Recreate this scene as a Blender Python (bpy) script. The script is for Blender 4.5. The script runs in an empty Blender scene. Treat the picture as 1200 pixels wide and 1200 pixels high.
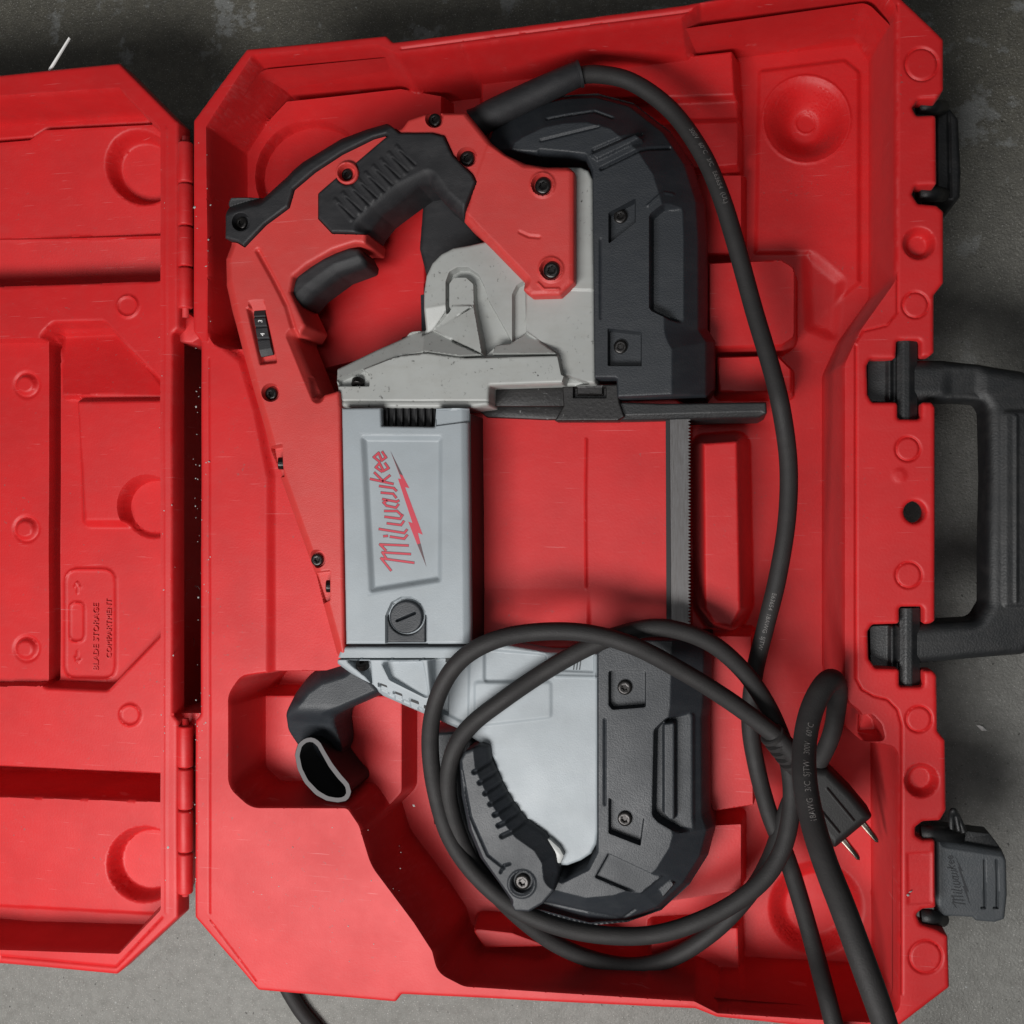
import bpy, bmesh, math, random
import numpy as np
random.seed(7)
rng = np.random.default_rng(7)

# ------------------------------------------------------------------ camera, light, exposure
scene = bpy.context.scene
TH = math.radians(11.5)          # camera leans: right side of the case is nearer
DIST = 0.66                      # camera to rim plane along the axis
RIM = 0.110                      # height of the case rim above the concrete
FPX = 1200.0
FWD = np.array([-math.sin(TH), 0, -math.cos(TH)])
RGT = np.array([math.cos(TH), 0, -math.sin(TH)])
UPV = np.array([0, 1.0, 0])
CAM = np.array([0, 0, RIM]) - FWD * DIST
cd = bpy.data.cameras.new('Camera')
cd.sensor_width = 36.0
cd.lens = 36.0
cd.clip_start = 0.02
cd.clip_end = 50
cam = bpy.data.objects.new('Camera', cd)
cam.location = CAM
cam.rotation_euler = (0, TH, 0)
scene.collection.objects.link(cam)
scene.camera = cam

world = bpy.data.worlds.new('World')
scene.world = world
world.use_nodes = True
bgn = world.node_tree.nodes['Background']
bgn.inputs[0].default_value = (0.86, 0.93, 1.0, 1)
bgn.inputs[1].default_value = 0.022

def area(name, loc, target, size, size_y, power, col):
    ld = bpy.data.lights.new(name, 'AREA')
    ld.shape = 'RECTANGLE'
    ld.size, ld.size_y, ld.energy, ld.color = size, size_y, power, col
    o = bpy.data.objects.new(name, ld)
    o.location = loc
    d = np.array(target) - np.array(loc)
    from mathutils import Vector
    o.rotation_euler = Vector(d).to_track_quat('-Z', 'Y').to_euler()
    scene.collection.objects.link(o)
    return o
area('ceiling_light', (-0.36, -0.64, 1.20), (-0.22, -0.26, 0.0), 0.95, 0.40, 21.5, (1.0, 0.985, 0.97))
area('ceiling_light_far', (0.05, 0.20, 2.2), (0.0, 0.0, 0.0), 1.3, 0.25, 4.5, (0.97, 0.985, 1.0))

scene.view_settings.view_transform = 'Standard'
scene.view_settings.look = 'None'
scene.view_settings.gamma = 1.0
scene.view_settings.exposure = 0.0
scene.view_settings.use_curve_mapping = False
scene.render.engine = 'CYCLES'

# ------------------------------------------------------------------ helpers
S = DIST / FPX                   # metres per photo pixel at the rim
COL = scene.collection

def W(px, py, z):
    """point of the place at height z seen along the ray through photo position px, py"""
    d = FWD + RGT * ((px - 600) / FPX) + UPV * ((600 - py) / FPX)
    t = (z - CAM[2]) / d[2]
    p = CAM + d * t
    return p

def W2(px, py, z):
    p = W(px, py, z)
    return (p[0], p[1])

def fillet(pts, r=0.0, n=5):
    """pts: (x, y[, r]) in px; rounds corners"""
    out = []
    N = len(pts)
    for i in range(N):
        p = np.array(pts[i][:2], float)
        rr = pts[i][2] if len(pts[i]) > 2 else r
        a = np.array(pts[i - 1][:2], float)
        b = np.array(pts[(i + 1) % N][:2], float)
        va, vb = a - p, b - p
        la, lb = np.linalg.norm(va), np.linalg.norm(vb)
        if rr <= 0 or la < 1e-6 or lb < 1e-6:
            out.append(tuple(p)); continue
        va /= la; vb /= lb
        c = float(np.clip(np.dot(va, vb), -1, 1))
        ang = math.acos(c)
        if ang > math.pi - 0.08:
            out.append(tuple(p)); continue
        t = min(rr / math.tan(ang / 2), 0.48 * la, 0.48 * lb)
        p0, p1 = p + va * t, p + vb * t
        for k in range(n + 1):
            s = k / n
            q = (1 - s) ** 2 * p0 + 2 * s * (1 - s) * p + s * s * p1
            out.append((float(q[0]), float(q[1])))
    return out

def circle(cx, cy, r, n=28, ry=None):
    ry = ry or r
    return [(cx + r * math.cos(2 * math.pi * k / n), cy + ry * math.sin(2 * math.pi * k / n)) for k in range(n)]

def wpoly(pts, z, r=0.0):
    return np.array([W2(x, y, z) for x, y in fillet(pts, r)])

def sdf(poly, X, Y, closed=True, nearest=False):
    """signed distance (negative inside) from points to polygon"""
    n = len(poly)
    best = np.full(X.shape, 1e9)
    inside = np.zeros(X.shape, bool)
    NX = np.zeros(X.shape); NY = np.zeros(X.shape)
    for i in range(n if closed else n - 1):
        ax, ay = poly[i]; bx, by = poly[(i + 1) % n]
        ex, ey = bx - ax, by - ay
        L = ex * ex + ey * ey
        if L < 1e-16: continue
        t = np.clip(((X - ax) * ex + (Y - ay) * ey) / L, 0, 1)
        qx, qy = ax + t * ex, ay + t * ey
        d = (X - qx) ** 2 + (Y - qy) ** 2
        m = d < best
        best = np.where(m, d, best)
        if nearest:
            NX = np.where(m, qx, NX); NY = np.where(m, qy, NY)
        if closed:
            c = ((ay > Y) != (by > Y))
            if abs(ey) > 1e-12:
                xi = ax + (Y - ay) / ey * ex
                inside ^= c & (X < xi)
    d = np.sqrt(best)
    if closed: d = np.where(inside, -d, d)
    if nearest: return d, NX, NY
    return d

def smooth(t):
    t = np.clip(t, 0, 1)
    return t * t * (3 - 2 * t)

def mesh_object(name, verts, faces, mat, parent=None, shade=True, sharp=None):
    me = bpy.data.meshes.new(name)
    me.from_pydata([tuple(v) for v in verts], [], faces)
    me.update()
    if shade:
        me.polygons.foreach_set('use_smooth', [True] * len(me.polygons))
        if sharp: me.set_sharp_from_angle(angle=math.radians(sharp))
    o = bpy.data.objects.new(name, me)
    if mat: me.materials.append(mat)
    COL.objects.link(o)
    if parent: o.parent = parent
    return o

class Relief:
    """moulded piece seen from above: outline + heights on a fine grid whose border is snapped to the outline"""
    def __init__(s, outline, zref, ztop=None, step=0.0008, holes=(), r=0.0):
        s.z = zref if ztop is None else ztop
        s.zref = zref
        s.step = step
        s.poly = wpoly(outline, zref, r)
        s.holes = [wpoly(h, zref) for h in holes]
        x0, y0 = s.poly.min(0) - 2 * step
        x1, y1 = s.poly.max(0) + 2 * step
        nx = int((x1 - x0) / step) + 2; ny = int((y1 - y0) / step) + 2
        gx = x0 + np.arange(nx) * step; gy = y0 + np.arange(ny) * step
        X, Y = np.meshgrid(gx, gy)
        d, NX, NY = sdf(s.poly, X, Y, nearest=True)
        for h in s.holes:
            dh, hx, hy = sdf(h, X, Y, nearest=True)
            dh = -dh
            m = dh > d
            d = np.where(m, dh, d); NX = np.where(m, hx, NX); NY = np.where(m, hy, NY)
        snap = np.abs(d) <= 0.5 * step
        s.X = np.where(snap, NX, X); s.Y = np.where(snap, NY, Y)
        s.d = np.where(snap, 0.0, d)
        s.Z = np.full(X.shape, s.z)
        s.ops = []; s.warps = []
    def _sub(s, P, m):
        x0, y0 = P.min(0) - m; x1, y1 = P.max(0) + m
        ok = (s.X >= x0) & (s.X <= x1) & (s.Y >= y0) & (s.Y <= y1)
        return np.nonzero(ok)
    def mask(s, pts, w, zr=None, r=0.0):
        P = wpoly(pts, s.zref if zr is None else zr, r)
        w = max(w, 0.5) * S
        I = s._sub(P, w)
        d = sdf(P, s.X[I], s.Y[I])
        return I, smooth(0.5 - d / w), d
    def _warp(s, P, half, closed=True):
        """slide grid points onto lines parallel to a feature's border so that its edges run clean"""
        st = s.step
        I = s._sub(P, half + st)
        d, nx, ny = sdf(P, s.X[I], s.Y[I], closed=closed, nearest=True)
        lev = np.round(d / st) * st
        ok = (np.abs(d) < half + 0.5 * st) & (s.d[I] < -1e-9) & (np.abs(d) > 1e-7) & (s.d[I] < -1.5 * st)
        k = np.where(ok, lev / np.where(np.abs(d) < 1e-7, 1, d), 1.0)
        s.X[I] = np.where(ok, nx + (s.X[I] - nx) * k, s.X[I])
        s.Y[I] = np.where(ok, ny + (s.Y[I] - ny) * k, s.Y[I])
    def op(s, fn):
        s.ops.append(fn); return s
    def set(s, pts, z, w=4, zr=None, r=0.0):
        zz = z if zr is None else zr
        s.warps.append((wpoly(pts, zz, r), w * S / 2, True))
        def f():
            I, m, d = s.mask(pts, w, zz, r)
            s.Z[I] = s.Z[I] * (1 - m) + z * m
        return s.op(f)
    def blend(s, pts, z, w, zr):
        """inside pts keep what is built, outside lay everything level at z"""
        s.warps.append((wpoly(pts, zr), w * S / 2, True))
        def f():
            I, m, d = s.mask(pts, w, zr)
            zi = s.Z[I].copy(); s.Z[:] = z; s.Z[I] = z * (1 - m) + zi * m
        return s.op(f)
    def add(s, pts, dz, w=3, zr=None, r=0.0):
        s.warps.append((wpoly(pts, s.zref if zr is None else zr, r), w * S / 2, True))
        def f():
            I, m, d = s.mask(pts, w, zr, r)
            s.Z[I] += dz * m
        return s.op(f)
    def bowl(s, cx, cy, rad, depth, zr=None, flat=0.0, lip=3):
        """dished circle"""
        s.warps.append((wpoly(circle(cx, cy, rad, 40), s.zref if zr is None else zr), lip * S, True))
        def f():
            I, m, d = s.mask(circle(cx, cy, rad, 40), lip, zr)
            t = np.clip(1 + d / (rad * S) - flat, 0, 1) / (1 - flat)
            s.Z[I] -= depth * (0.25 + 0.75 * (1 - t * t)) * m
        return s.op(f)
    def plane(s, pts, p3, w=2, zr=None, r=0.0):
        s.warps.append((wpoly(pts, s.zref if zr is None else zr, r), w * S / 2, True))
        def f():
            I, m, d = s.mask(pts, w, zr, r)
            A = []; b = []
            for (px, py, z) in p3:
                x, y = W2(px, py, z); A.append((1, x, y)); b.append(z)
            c = np.linalg.solve(np.array(A), np.array(b))
            zz = c[0] + c[1] * s.X[I] + c[2] * s.Y[I]
            s.Z[I] = s.Z[I] * (1 - m) + zz * m
        return s.op(f)
    def line(s, pts, width, dz, zr=None, closed=False, cap=None):
        P = np.array([W2(x, y, s.zref if zr is None else zr) for x, y in pts])
        w = width * S
        s.warps.append((P, 0.0, closed))
        def f():
            I = s._sub(P, w)
            d = sdf(P, s.X[I], s.Y[I], closed=False) if not closed else np.abs(sdf(P, s.X[I], s.Y[I]))
            s.Z[I] += dz * smooth(1 - d / w)
        return s.op(f)
    def ring(s, cx, cy, r, width, dz, zr=None):
        return s.line(circle(cx, cy, r), width, dz, zr, closed=True)
    def slope(s, pts, dist, h, power=1.0, zr=None):
        P = np.array([W2(x, y, s.zref if zr is None else zr) for x, y in pts])
        w = dist * S
        def f():
            I = s._sub(P, w)
            d = sdf(P, s.X[I], s.Y[I], closed=False)
            s.Z[I] -= h * np.clip(1 - d / w, 0, 1) ** power
        return s.op(f)
    def edge(s, w, h):
        w *= S
        def f():
            t = np.clip(1 + s.d / w, 0, 1)      # 1 at the border
            s.Z -= h * (1 - np.sqrt(np.clip(1 - t * t, 0, 1)))
        return s.op(f)
    def wavy(s, amp, L):
        def fn():
            for k in range(4):
                a = rng.uniform(0, 6.28); f = 6.28 / (L * rng.uniform(0.6, 1.6)); p = rng.uniform(0, 6.28)
                s.Z += amp * 0.5 * np.sin((s.X * math.cos(a) + s.Y * math.sin(a)) * f + p)
        return s.op(fn)
    def build(s, name, mat, parent, zbot, sharp=50):
        for P, half, closed in s.warps: s._warp(P, half, closed)
        for f in s.ops: f()
        ins = s.d <= 1e-9
        ny, nx = ins.shape
        idx = np.arange(ny * nx).reshape(ny, nx)
        a, b, c, d = idx[:-1, :-1], idx[:-1, 1:], idx[1:, 1:], idx[1:, :-1]
        ia, ib, ic, idd = ins[:-1, :-1], ins[:-1, 1:], ins[1:, 1:], ins[1:, :-1]
        cnt = ia.astype(int) + ib + ic + idd
        q = np.stack([a, b, c, d], -1)[cnt == 4]
        tris = []
        for miss, (u, v, w) in ((ia, (b, c, d)), (ib, (a, c, d)), (ic, (a, b, d)), (idd, (a, b, c))):
            m = (cnt == 3) & (~miss)
            tris.append(np.stack([u, v, w], -1)[m])
        t = np.concatenate(tris)
        # drop slivers that lie wholly on the border
        V = np.stack([s.X.ravel(), s.Y.ravel(), s.Z.ravel()], -1)
        def area2(f):
            p = V[f][:, :, :2]
            x, y = p[:, :, 0], p[:, :, 1]
            return np.abs(np.sum(x * np.roll(y, -1, 1) - y * np.roll(x, -1, 1), 1))
        q = q[area2(q) > 1e-10]
        # split every quad along its more level diagonal so that steep walls keep clean crests
        zz = V[:, 2]
        ac = np.abs(zz[q[:, 0]] - zz[q[:, 2]]) <= np.abs(zz[q[:, 1]] - zz[q[:, 3]])
        q1 = np.where(ac[:, None], q[:, [0, 1, 2]], q[:, [0, 1, 3]]); q2 = np.where(ac[:, None], q[:, [0, 2, 3]], q[:, [1, 2, 3]])
        t = np.concatenate([t, q1, q2]); q = q[:0]
        t = t[area2(t) > 1e-10]
        # centre of faces must be inside
        e = np.concatenate([np.stack([q[:, i], q[:, (i + 1) % 4]], -1) for i in range(4)] +
                           [np.stack([t[:, i], t[:, (i + 1) % 3]], -1) for i in range(3)])
        key = np.sort(e, 1)
        k = key[:, 0].astype(np.int64) * (nx * ny) + key[:, 1]
        u, inv, c_ = np.unique(k, return_inverse=True, return_counts=True)
        be = e[c_[inv] == 1]
        used = np.unique(np.concatenate([q.ravel(), t.ravel()]))
        remap = np.full(ny * nx, -1); remap[used] = np.arange(len(used))
        V = V[used]; q = remap[q]; t = remap[t]; be = remap[be]
        bv = np.unique(be.ravel())
        low = np.full(len(V), -1); low[bv] = len(V) + np.arange(len(bv))
        VB = V[bv].copy(); VB[:, 2] = np.minimum(zbot, VB[:, 2] - 1e-4)
        V = np.concatenate([V, VB])
        sk = np.stack([be[:, 1], be[:, 0], low[be[:, 0]], low[be[:, 1]]], -1)
        quads = np.concatenate([q, sk])
        nq, nt = len(quads), len(t)
        me = bpy.data.meshes.new(name)
        me.vertices.add(len(V)); me.vertices.foreach_set('co', V.astype(np.float32).ravel())
        me.loops.add(nq * 4 + nt * 3)
        me.loops.foreach_set('vertex_index', np.concatenate([quads.ravel(), t.ravel()]).astype(np.int32))
        me.polygons.add(nq + nt)
        st = np.concatenate([np.arange(nq) * 4, nq * 4 + np.arange(nt) * 3]).astype(np.int32)
        me.polygons.foreach_set('loop_start', st)
        me.polygons.foreach_set('use_smooth', np.ones(nq + nt, bool))
        me.update(calc_edges=True)
        me.validate()
        if sharp: me.set_sharp_from_angle(angle=math.radians(sharp))
        me.materials.append(mat)
        o = bpy.data.objects.new(name, me)
        COL.objects.link(o)
        if parent: o.parent = parent
        return o

def plate(name, pts, z0, z1, mat, parent=None, bevel=0.0, r=0.0, seg=2, zr=None):
    """solid prism traced at its top, with bevelled top edges"""
    P = wpoly(pts, z1 if zr is None else zr, r)
    bm = bmesh.new()
    vb = [bm.verts.new((x, y, z0)) for x, y in P]
    f = bm.faces.new(vb)
    res = bmesh.ops.extrude_face_region(bm, geom=[f])
    top = [v for v in res['geom'] if isinstance(v, bmesh.types.BMVert)]
    for v in top: v.co.z = z1
    bmesh.ops.recalc_face_normals(bm, faces=bm.faces[:])
    if bevel > 0:
        ts = set(top)
        es = [e for e in bm.edges if e.verts[0] in ts and e.verts[1] in ts]
        bmesh.ops.bevel(bm, geom=es, offset=bevel, segments=seg, profile=0.5, affect='EDGES', clamp_overlap=True)
    me = bpy.data.meshes.new(name); bm.to_mesh(me); bm.free()
    me.polygons.foreach_set('use_smooth', [True] * len(me.polygons))
    me.set_sharp_from_angle(angle=math.radians(40))
    me.materials.append(mat)
    o = bpy.data.objects.new(name, me); COL.objects.link(o)
    if parent: o.parent = parent
    return o

def catmull(P, per=10):
    P = np.array(P, float)
    n = len(P)
    Q = np.concatenate([[2 * P[0] - P[1]], P, [2 * P[-1] - P[-2]]])
    out = []
    for i in range(n - 1):
        p0, p1, p2, p3 = Q[i:i + 4]
        for k in range(per):
            t = k / per
            out.append(0.5 * ((2 * p1) + (-p0 + p2) * t + (2 * p0 - 5 * p1 + 4 * p2 - p3) * t * t + (-p0 + 3 * p1 - 3 * p2 + p3) * t ** 3))
    out.append(P[-1])
    return np.array(out)

def frames(C):
    T = np.gradient(C, axis=0); T /= np.linalg.norm(T, axis=1)[:, None] + 1e-12
    N = []; up = np.array([0, 0, 1.0])
    for t in T:
        s = np.cross(t, up); L = np.linalg.norm(s)
        if L < 1e-4: s = np.array([1.0, 0, 0]); L = 1
        N.append(s / L)
    N = np.array(N); B = np.cross(N, T)
    return T, N, B

def tube(name, C, rad, mat, parent=None, seg=16, closed_ends=True, sharp=None):
    C = np.array(C); n = len(C)
    rad = np.full(n, rad) if np.isscalar(rad) else np.array(rad)
    T, N, B = frames(C)
    V = []; F = []
    for i in range(n):
        for k in range(seg):
            a = 2 * math.pi * k / seg
            V.append(C[i] + rad[i] * (math.cos(a) * N[i] + math.sin(a) * B[i]))
    for i in range(n - 1):
        for k in range(seg):
            k2 = (k + 1) % seg
            F.append((i * seg + k, i * seg + k2, (i + 1) * seg + k2, (i + 1) * seg + k))
    if closed_ends:
        F.append(tuple(range(seg)))
        F.append(tuple((n - 1) * seg + k for k in reversed(range(seg))))
    o = mesh_object(name, V, F, mat, parent, sharp=sharp)
    bm = bmesh.new(); bm.from_mesh(o.data); bmesh.ops.recalc_face_normals(bm, faces=bm.faces[:]); bm.to_mesh(o.data); bm.free()
    return o

def pxpath(pts, per=10):
    return catmull([W(x, y, z) for x, y, z in pts], per)

def thing(name, label, cat, loc=(0, 0, 0)):
    o = bpy.data.objects.new(name, None)
    o.empty_display_size = 0.05
    COL.objects.link(o)
    o.location = loc
    o['label'] = label; o['category'] = cat
    return o

# ------------------------------------------------------------------ materials
def base_mat(name, col, rough, spec=0.5, metallic=0.0):
    m = bpy.data.materials.new(name); m.use_nodes = True
    nt = m.node_tree; b = nt.nodes['Principled BSDF']
    b.inputs['Base Color'].default_value = (*col, 1)
    b.inputs['Roughness'].default_value = rough
    b.inputs['Metallic'].default_value = metallic
    b.inputs['Specular IOR Level'].default_value = spec
    return m, nt, b

def tex_noise(nt, scale, detail=4, rough=0.55, vec=None, stretch=None):
    n = nt.nodes.new('ShaderNodeTexNoise')
    n.inputs['Scale'].default_value = scale
    n.inputs['Detail'].default_value = detail
    n.inputs['Roughness'].default_value = rough
    g = nt.nodes.new('ShaderNodeNewGeometry')
    if stretch:
        mp = nt.nodes.new('ShaderNodeMapping')
        mp.inputs['Scale'].default_value = stretch
        nt.links.new(g.outputs['Position'], mp.inputs['Vector'])
        nt.links.new(mp.outputs['Vector'], n.inputs['Vector'])
    else:
        nt.links.new(g.outputs['Position'], n.inputs['Vector'])
    return n

def ramp(nt, src, p0, p1, c0=(0, 0, 0, 1), c1=(1, 1, 1, 1)):
    r = nt.nodes.new('ShaderNodeValToRGB')
    r.color_ramp.elements[0].position = p0; r.color_ramp.elements[1].position = p1
    r.color_ramp.elements[0].color = c0; r.color_ramp.elements[1].color = c1
    nt.links.new(src, r.inputs['Fac'])
    return r

def mixcol(nt, fac, a, b):
    m = nt.nodes.new('ShaderNodeMix'); m.data_type = 'RGBA'
    if hasattr(fac, 'is_linked'): nt.links.new(fac, m.inputs[0])
    else: m.inputs[0].default_value = fac
    for v, i in ((a, 6), (b, 7)):
        if hasattr(v, 'is_linked'): nt.links.new(v, m.inputs[i])
        else: m.inputs[i].default_value = (*v, 1)
    return m.outputs[2]

def mul(nt, a, k):
    m = nt.nodes.new('ShaderNodeMath'); m.operation = 'MULTIPLY'
    nt.links.new(a, m.inputs[0])
    if hasattr(k, 'is_linked'): nt.links.new(k, m.inputs[1])
    else: m.inputs[1].default_value = k
    return m.outputs[0]

def bump(nt, b, src, strength, dist):
    n = nt.nodes.new('ShaderNodeBump')
    n.inputs['Strength'].default_value = strength
    n.inputs['Distance'].default_value = dist
    nt.links.new(src, n.inputs['Height'])
    nt.links.new(n.outputs['Normal'], b.inputs['Normal'])
    return n

def rough_var(nt, b, src, lo, hi):
    mr = nt.nodes.new('ShaderNodeMapRange')
    mr.inputs['To Min'].default_value = lo; mr.inputs['To Max'].default_value = hi
    mr.inputs['From Min'].default_value = 0.3; mr.inputs['From Max'].default_value = 0.7
    nt.links.new(src, mr.inputs['Value'])
    nt.links.new(mr.outputs[0], b.inputs['Roughness'])

def plastic(name, col, lo, hi, grain=900, gb=0.12, dust=0.0, dustcol=(0.5, 0.45, 0.42), specks=0.0, spec=0.5, speckcol=(0.02, 0.018, 0.015), sheen=0.0, wear=0.0):
    m, nt, b = base_mat(name, col, lo, spec)
    b.inputs['Sheen Weight'].default_value = sheen; b.inputs['Sheen Roughness'].default_value = 0.5
    big = tex_noise(nt, 24, 6, 0.6)
    fine = tex_noise(nt, grain, 2, 0.5)
    scr = tex_noise(nt, 60, 6, 0.7, stretch=(1.0, 2.2, 1.0))
    rough_var(nt, b, big.outputs['Fac'], lo, hi)
    bump(nt, b, fine.outputs['Fac'], gb, 0.0006)
    dark = tuple(c * 0.86 for c in col)
    c = mixcol(nt, ramp(nt, big.outputs['Fac'], 0.35, 0.7).outputs[0], col, dark)
    if dust > 0:
        f = mul(nt, ramp(nt, scr.outputs['Fac'], 0.45, 0.85).outputs[0], dust)
        c = mixcol(nt, f, c, dustcol)
    if specks > 0:
        sp = tex_noise(nt, 330, 3, 0.65)
        msk = tex_noise(nt, 22, 3, 0.6)
        f = mul(nt, ramp(nt, sp.outputs['Fac'], 0.66 - 0.02 * specks, 0.70).outputs[0], ramp(nt, msk.outputs['Fac'], 0.48, 0.62).outputs[0])
        c = mixcol(nt, f, c, speckcol)
    if wear > 0:
        # fine pale scratches running several ways, and rubbed moulded edges
        for ang, st, th in ((0.3, 34.0, 0.715), (1.25, 30.0, 0.73), (2.2, 40.0, 0.72)):
            mp = nt.nodes.new('ShaderNodeMapping'); mp.inputs['Rotation'].default_value = (0, 0, ang); mp.inputs['Scale'].default_value = (1.0, st, 1.0)
            g = nt.nodes.new('ShaderNodeNewGeometry'); nt.links.new(g.outputs['Position'], mp.inputs['Vector'])
            sn = nt.nodes.new('ShaderNodeTexNoise'); sn.inputs['Scale'].default_value = 26; sn.inputs['Detail'].default_value = 3; nt.links.new(mp.outputs[0], sn.inputs['Vector'])
            c = mixcol(nt, mul(nt, ramp(nt, sn.outputs['Fac'], th, th + 0.03).outputs[0], wear * 0.8), c, tuple(min(1, v * 0.75 + 0.28) for v in col))
        g = nt.nodes.new('ShaderNodeNewGeometry')
        ed = mul(nt, ramp(nt, g.outputs['Pointiness'], 0.53, 0.60).outputs[0], ramp(nt, tex_noise(nt, 70, 5, 0.7).outputs['Fac'], 0.42, 0.62).outputs[0])
        c = mixcol(nt, mul(nt, ed, wear * 0.45), c, tuple(min(1, v * 0.85 + 0.22) for v in col))
    nt.links.new(c, b.inputs['Base Color'])
    return m

M_CASE = plastic('red_case_plastic', (0.57, 0.011, 0.013), 0.48, 0.545, 700, 0.12, spec=0.42, dust=0.07, dustcol=(0.50, 0.16, 0.15), sheen=0.03, wear=0.35, specks=0.6, speckcol=(0.35, 0.05, 0.05))
M_HOUS = plastic('red_housing_plastic', (0.57, 0.042, 0.037), 0.46, 0.58, 1300, 0.25, dust=0.10, dustcol=(0.5, 0.22, 0.2), wear=0.25)
M_RUB = plastic('black_rubber_grip', (0.016, 0.016, 0.018), 0.50, 0.68, 1500, 0.3, dust=0.14, dustcol=(0.16, 0.15, 0.15), spec=0.4)
M_BLK = plastic('black_nylon', (0.019, 0.0225, 0.0275), 0.44, 0.58, 1100, 0.32, dust=0.12, dustcol=(0.13, 0.13, 0.13))
M_CHANDLE = plastic('black_handle_plastic', (0.010, 0.011, 0.012), 0.42, 0.6, 800, 0.3, dust=0.2, dustcol=(0.10, 0.09, 0.085))
M_CORD = plastic('black_cord_rubber', (0.022, 0.0205, 0.0205), 0.58, 0.74, 1200, 0.35, dust=0.25, dustcol=(0.06, 0.054, 0.052), spec=0.35)
M_GREY = plastic('grey_painted_casting', (0.31, 0.345, 0.368), 0.40, 0.52, 1300, 0.16, dust=0.10, dustcol=(0.27, 0.255, 0.23), specks=0.0, wear=0.12)
M_GEAR = plastic('grey_painted_casting_greasy', (0.36, 0.37, 0.355), 0.38, 0.5, 1500, 0.05, dust=0.28, dustcol=(0.22, 0.20, 0.165), specks=1.6)
M_LATCH = plastic('dark_grey_latch_plastic', (0.055, 0.062, 0.068), 0.5, 0.62, 900, 0.35, dust=0.2, dustcol=(0.16, 0.15, 0.15))
M_OILY = plastic('oily_black_metal', (0.010, 0.009, 0.009), 0.45, 0.6, 500, 0.4, dust=0.12, dustcol=(0.06, 0.05, 0.045), specks=1.0, speckcol=(0.5, 0.5, 0.5))
M_LDARK, _, _ = base_mat('latch_letter_shading', (0.022, 0.024, 0.027), 0.42)  # latch plastic darkened: shading of the raised letters put into the colour
M_DARK, _, _ = base_mat('black_parts_and_shade', (0.008, 0.008, 0.009), 0.6)  # black parts, and the shade strip beside the blade
M_PLUG = plastic('black_plug_vinyl', (0.012, 0.0115, 0.0115), 0.45, 0.6, 1200, 0.2, spec=0.35)
M_RING, _, _ = base_mat('cut_rubber_edge', (0.115, 0.108, 0.11), 0.7)
M_INKR, _, _ = base_mat('red_print', (0.50, 0.035, 0.060), 0.5)
M_INKD, _, _ = base_mat('dark_print', (0.095, 0.055, 0.06), 0.5)
M_WHT, _, _ = base_mat('white_print', (0.85, 0.84, 0.82), 0.6)
M_CTXT, _, _ = base_mat('cord_print', (0.14, 0.13, 0.125), 0.6)
M_SCREW, _, _ = base_mat('black_oxide_screw', (0.028, 0.026, 0.025), 0.30, 0.5, 0.75)
M_BRASS, _, _ = base_mat('brass_prong', (0.15, 0.125, 0.105), 0.26, 0.5, 1.0)
M_CLEAR, _, _ = base_mat('pale_washer', (0.36, 0.37, 0.36), 0.35)
# blade steel with long grain
M_STEEL, nt, b = base_mat('blade_steel', (0.13, 0.125, 0.125), 0.42, 0.5, 0.75)
n_ = tex_noise(nt, 250, 4, 0.6, stretch=(6.0, 0.4, 1.0)); rough_var(nt, b, n_.outputs['Fac'], 0.34, 0.55)
nt.links.new(mixcol(nt, ramp(nt, n_.outputs['Fac'], 0.35, 0.7).outputs[0], (0.135, 0.13, 0.13), (0.105, 0.098, 0.095)), b.inputs['Base Color'])
bump(nt, b, n_.outputs['Fac'], 0.15, 0.0003)

# concrete: trowelled, darker and browner with pale patches towards the far side, pale grit
M_CONC, nt, b = base_mat('concrete', (0.13, 0.13, 0.12), 0.6)
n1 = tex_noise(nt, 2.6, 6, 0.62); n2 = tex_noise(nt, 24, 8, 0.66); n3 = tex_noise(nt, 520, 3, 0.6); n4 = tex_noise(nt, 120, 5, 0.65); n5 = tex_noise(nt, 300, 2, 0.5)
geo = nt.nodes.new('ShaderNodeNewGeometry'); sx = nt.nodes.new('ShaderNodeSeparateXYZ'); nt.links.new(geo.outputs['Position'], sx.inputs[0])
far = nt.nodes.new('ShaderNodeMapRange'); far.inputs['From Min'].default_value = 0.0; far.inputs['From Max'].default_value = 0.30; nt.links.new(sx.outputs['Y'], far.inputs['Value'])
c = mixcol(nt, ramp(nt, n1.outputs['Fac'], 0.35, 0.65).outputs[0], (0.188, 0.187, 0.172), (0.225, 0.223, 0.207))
far_tone = mixcol(nt, ramp(nt, n4.outputs['Fac'], 0.35, 0.7).outputs[0], (0.125, 0.119, 0.096), (0.082, 0.077, 0.060))
far_tone = mixcol(nt, ramp(nt, n2.outputs['Fac'], 0.555, 0.60).outputs[0], far_tone, (0.215, 0.220, 0.210))
c = mixcol(nt, far.outputs[0], c, far_tone)
c = mixcol(nt, mul(nt, ramp(nt, n4.outputs['Fac'], 0.40, 0.72).outputs[0], 0.45), c, (0.095, 0.092, 0.082))
n6 = tex_noise(nt, 950, 2, 0.5)
c = mixcol(nt, mul(nt, ramp(nt, n6.outputs['Fac'], 0.64, 0.70).outputs[0], 0.8), c, (0.46, 0.45, 0.42))
c = mixcol(nt, mul(nt, ramp(nt, n3.outputs['Fac'], 0.64, 0.70).outputs[0], 0.75), c, (0.40, 0.39, 0.36))
c = mixcol(nt, mul(nt, ramp(nt, n5.outputs['Fac'], 0.70, 0.74).outputs[0], 0.8), c, (0.03, 0.028, 0.025))
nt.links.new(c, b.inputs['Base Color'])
rough_var(nt, b, n2.outputs['Fac'], 0.48, 0.70)
bump(nt, b, n3.outputs['Fac'], 0.7, 0.0016)

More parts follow.
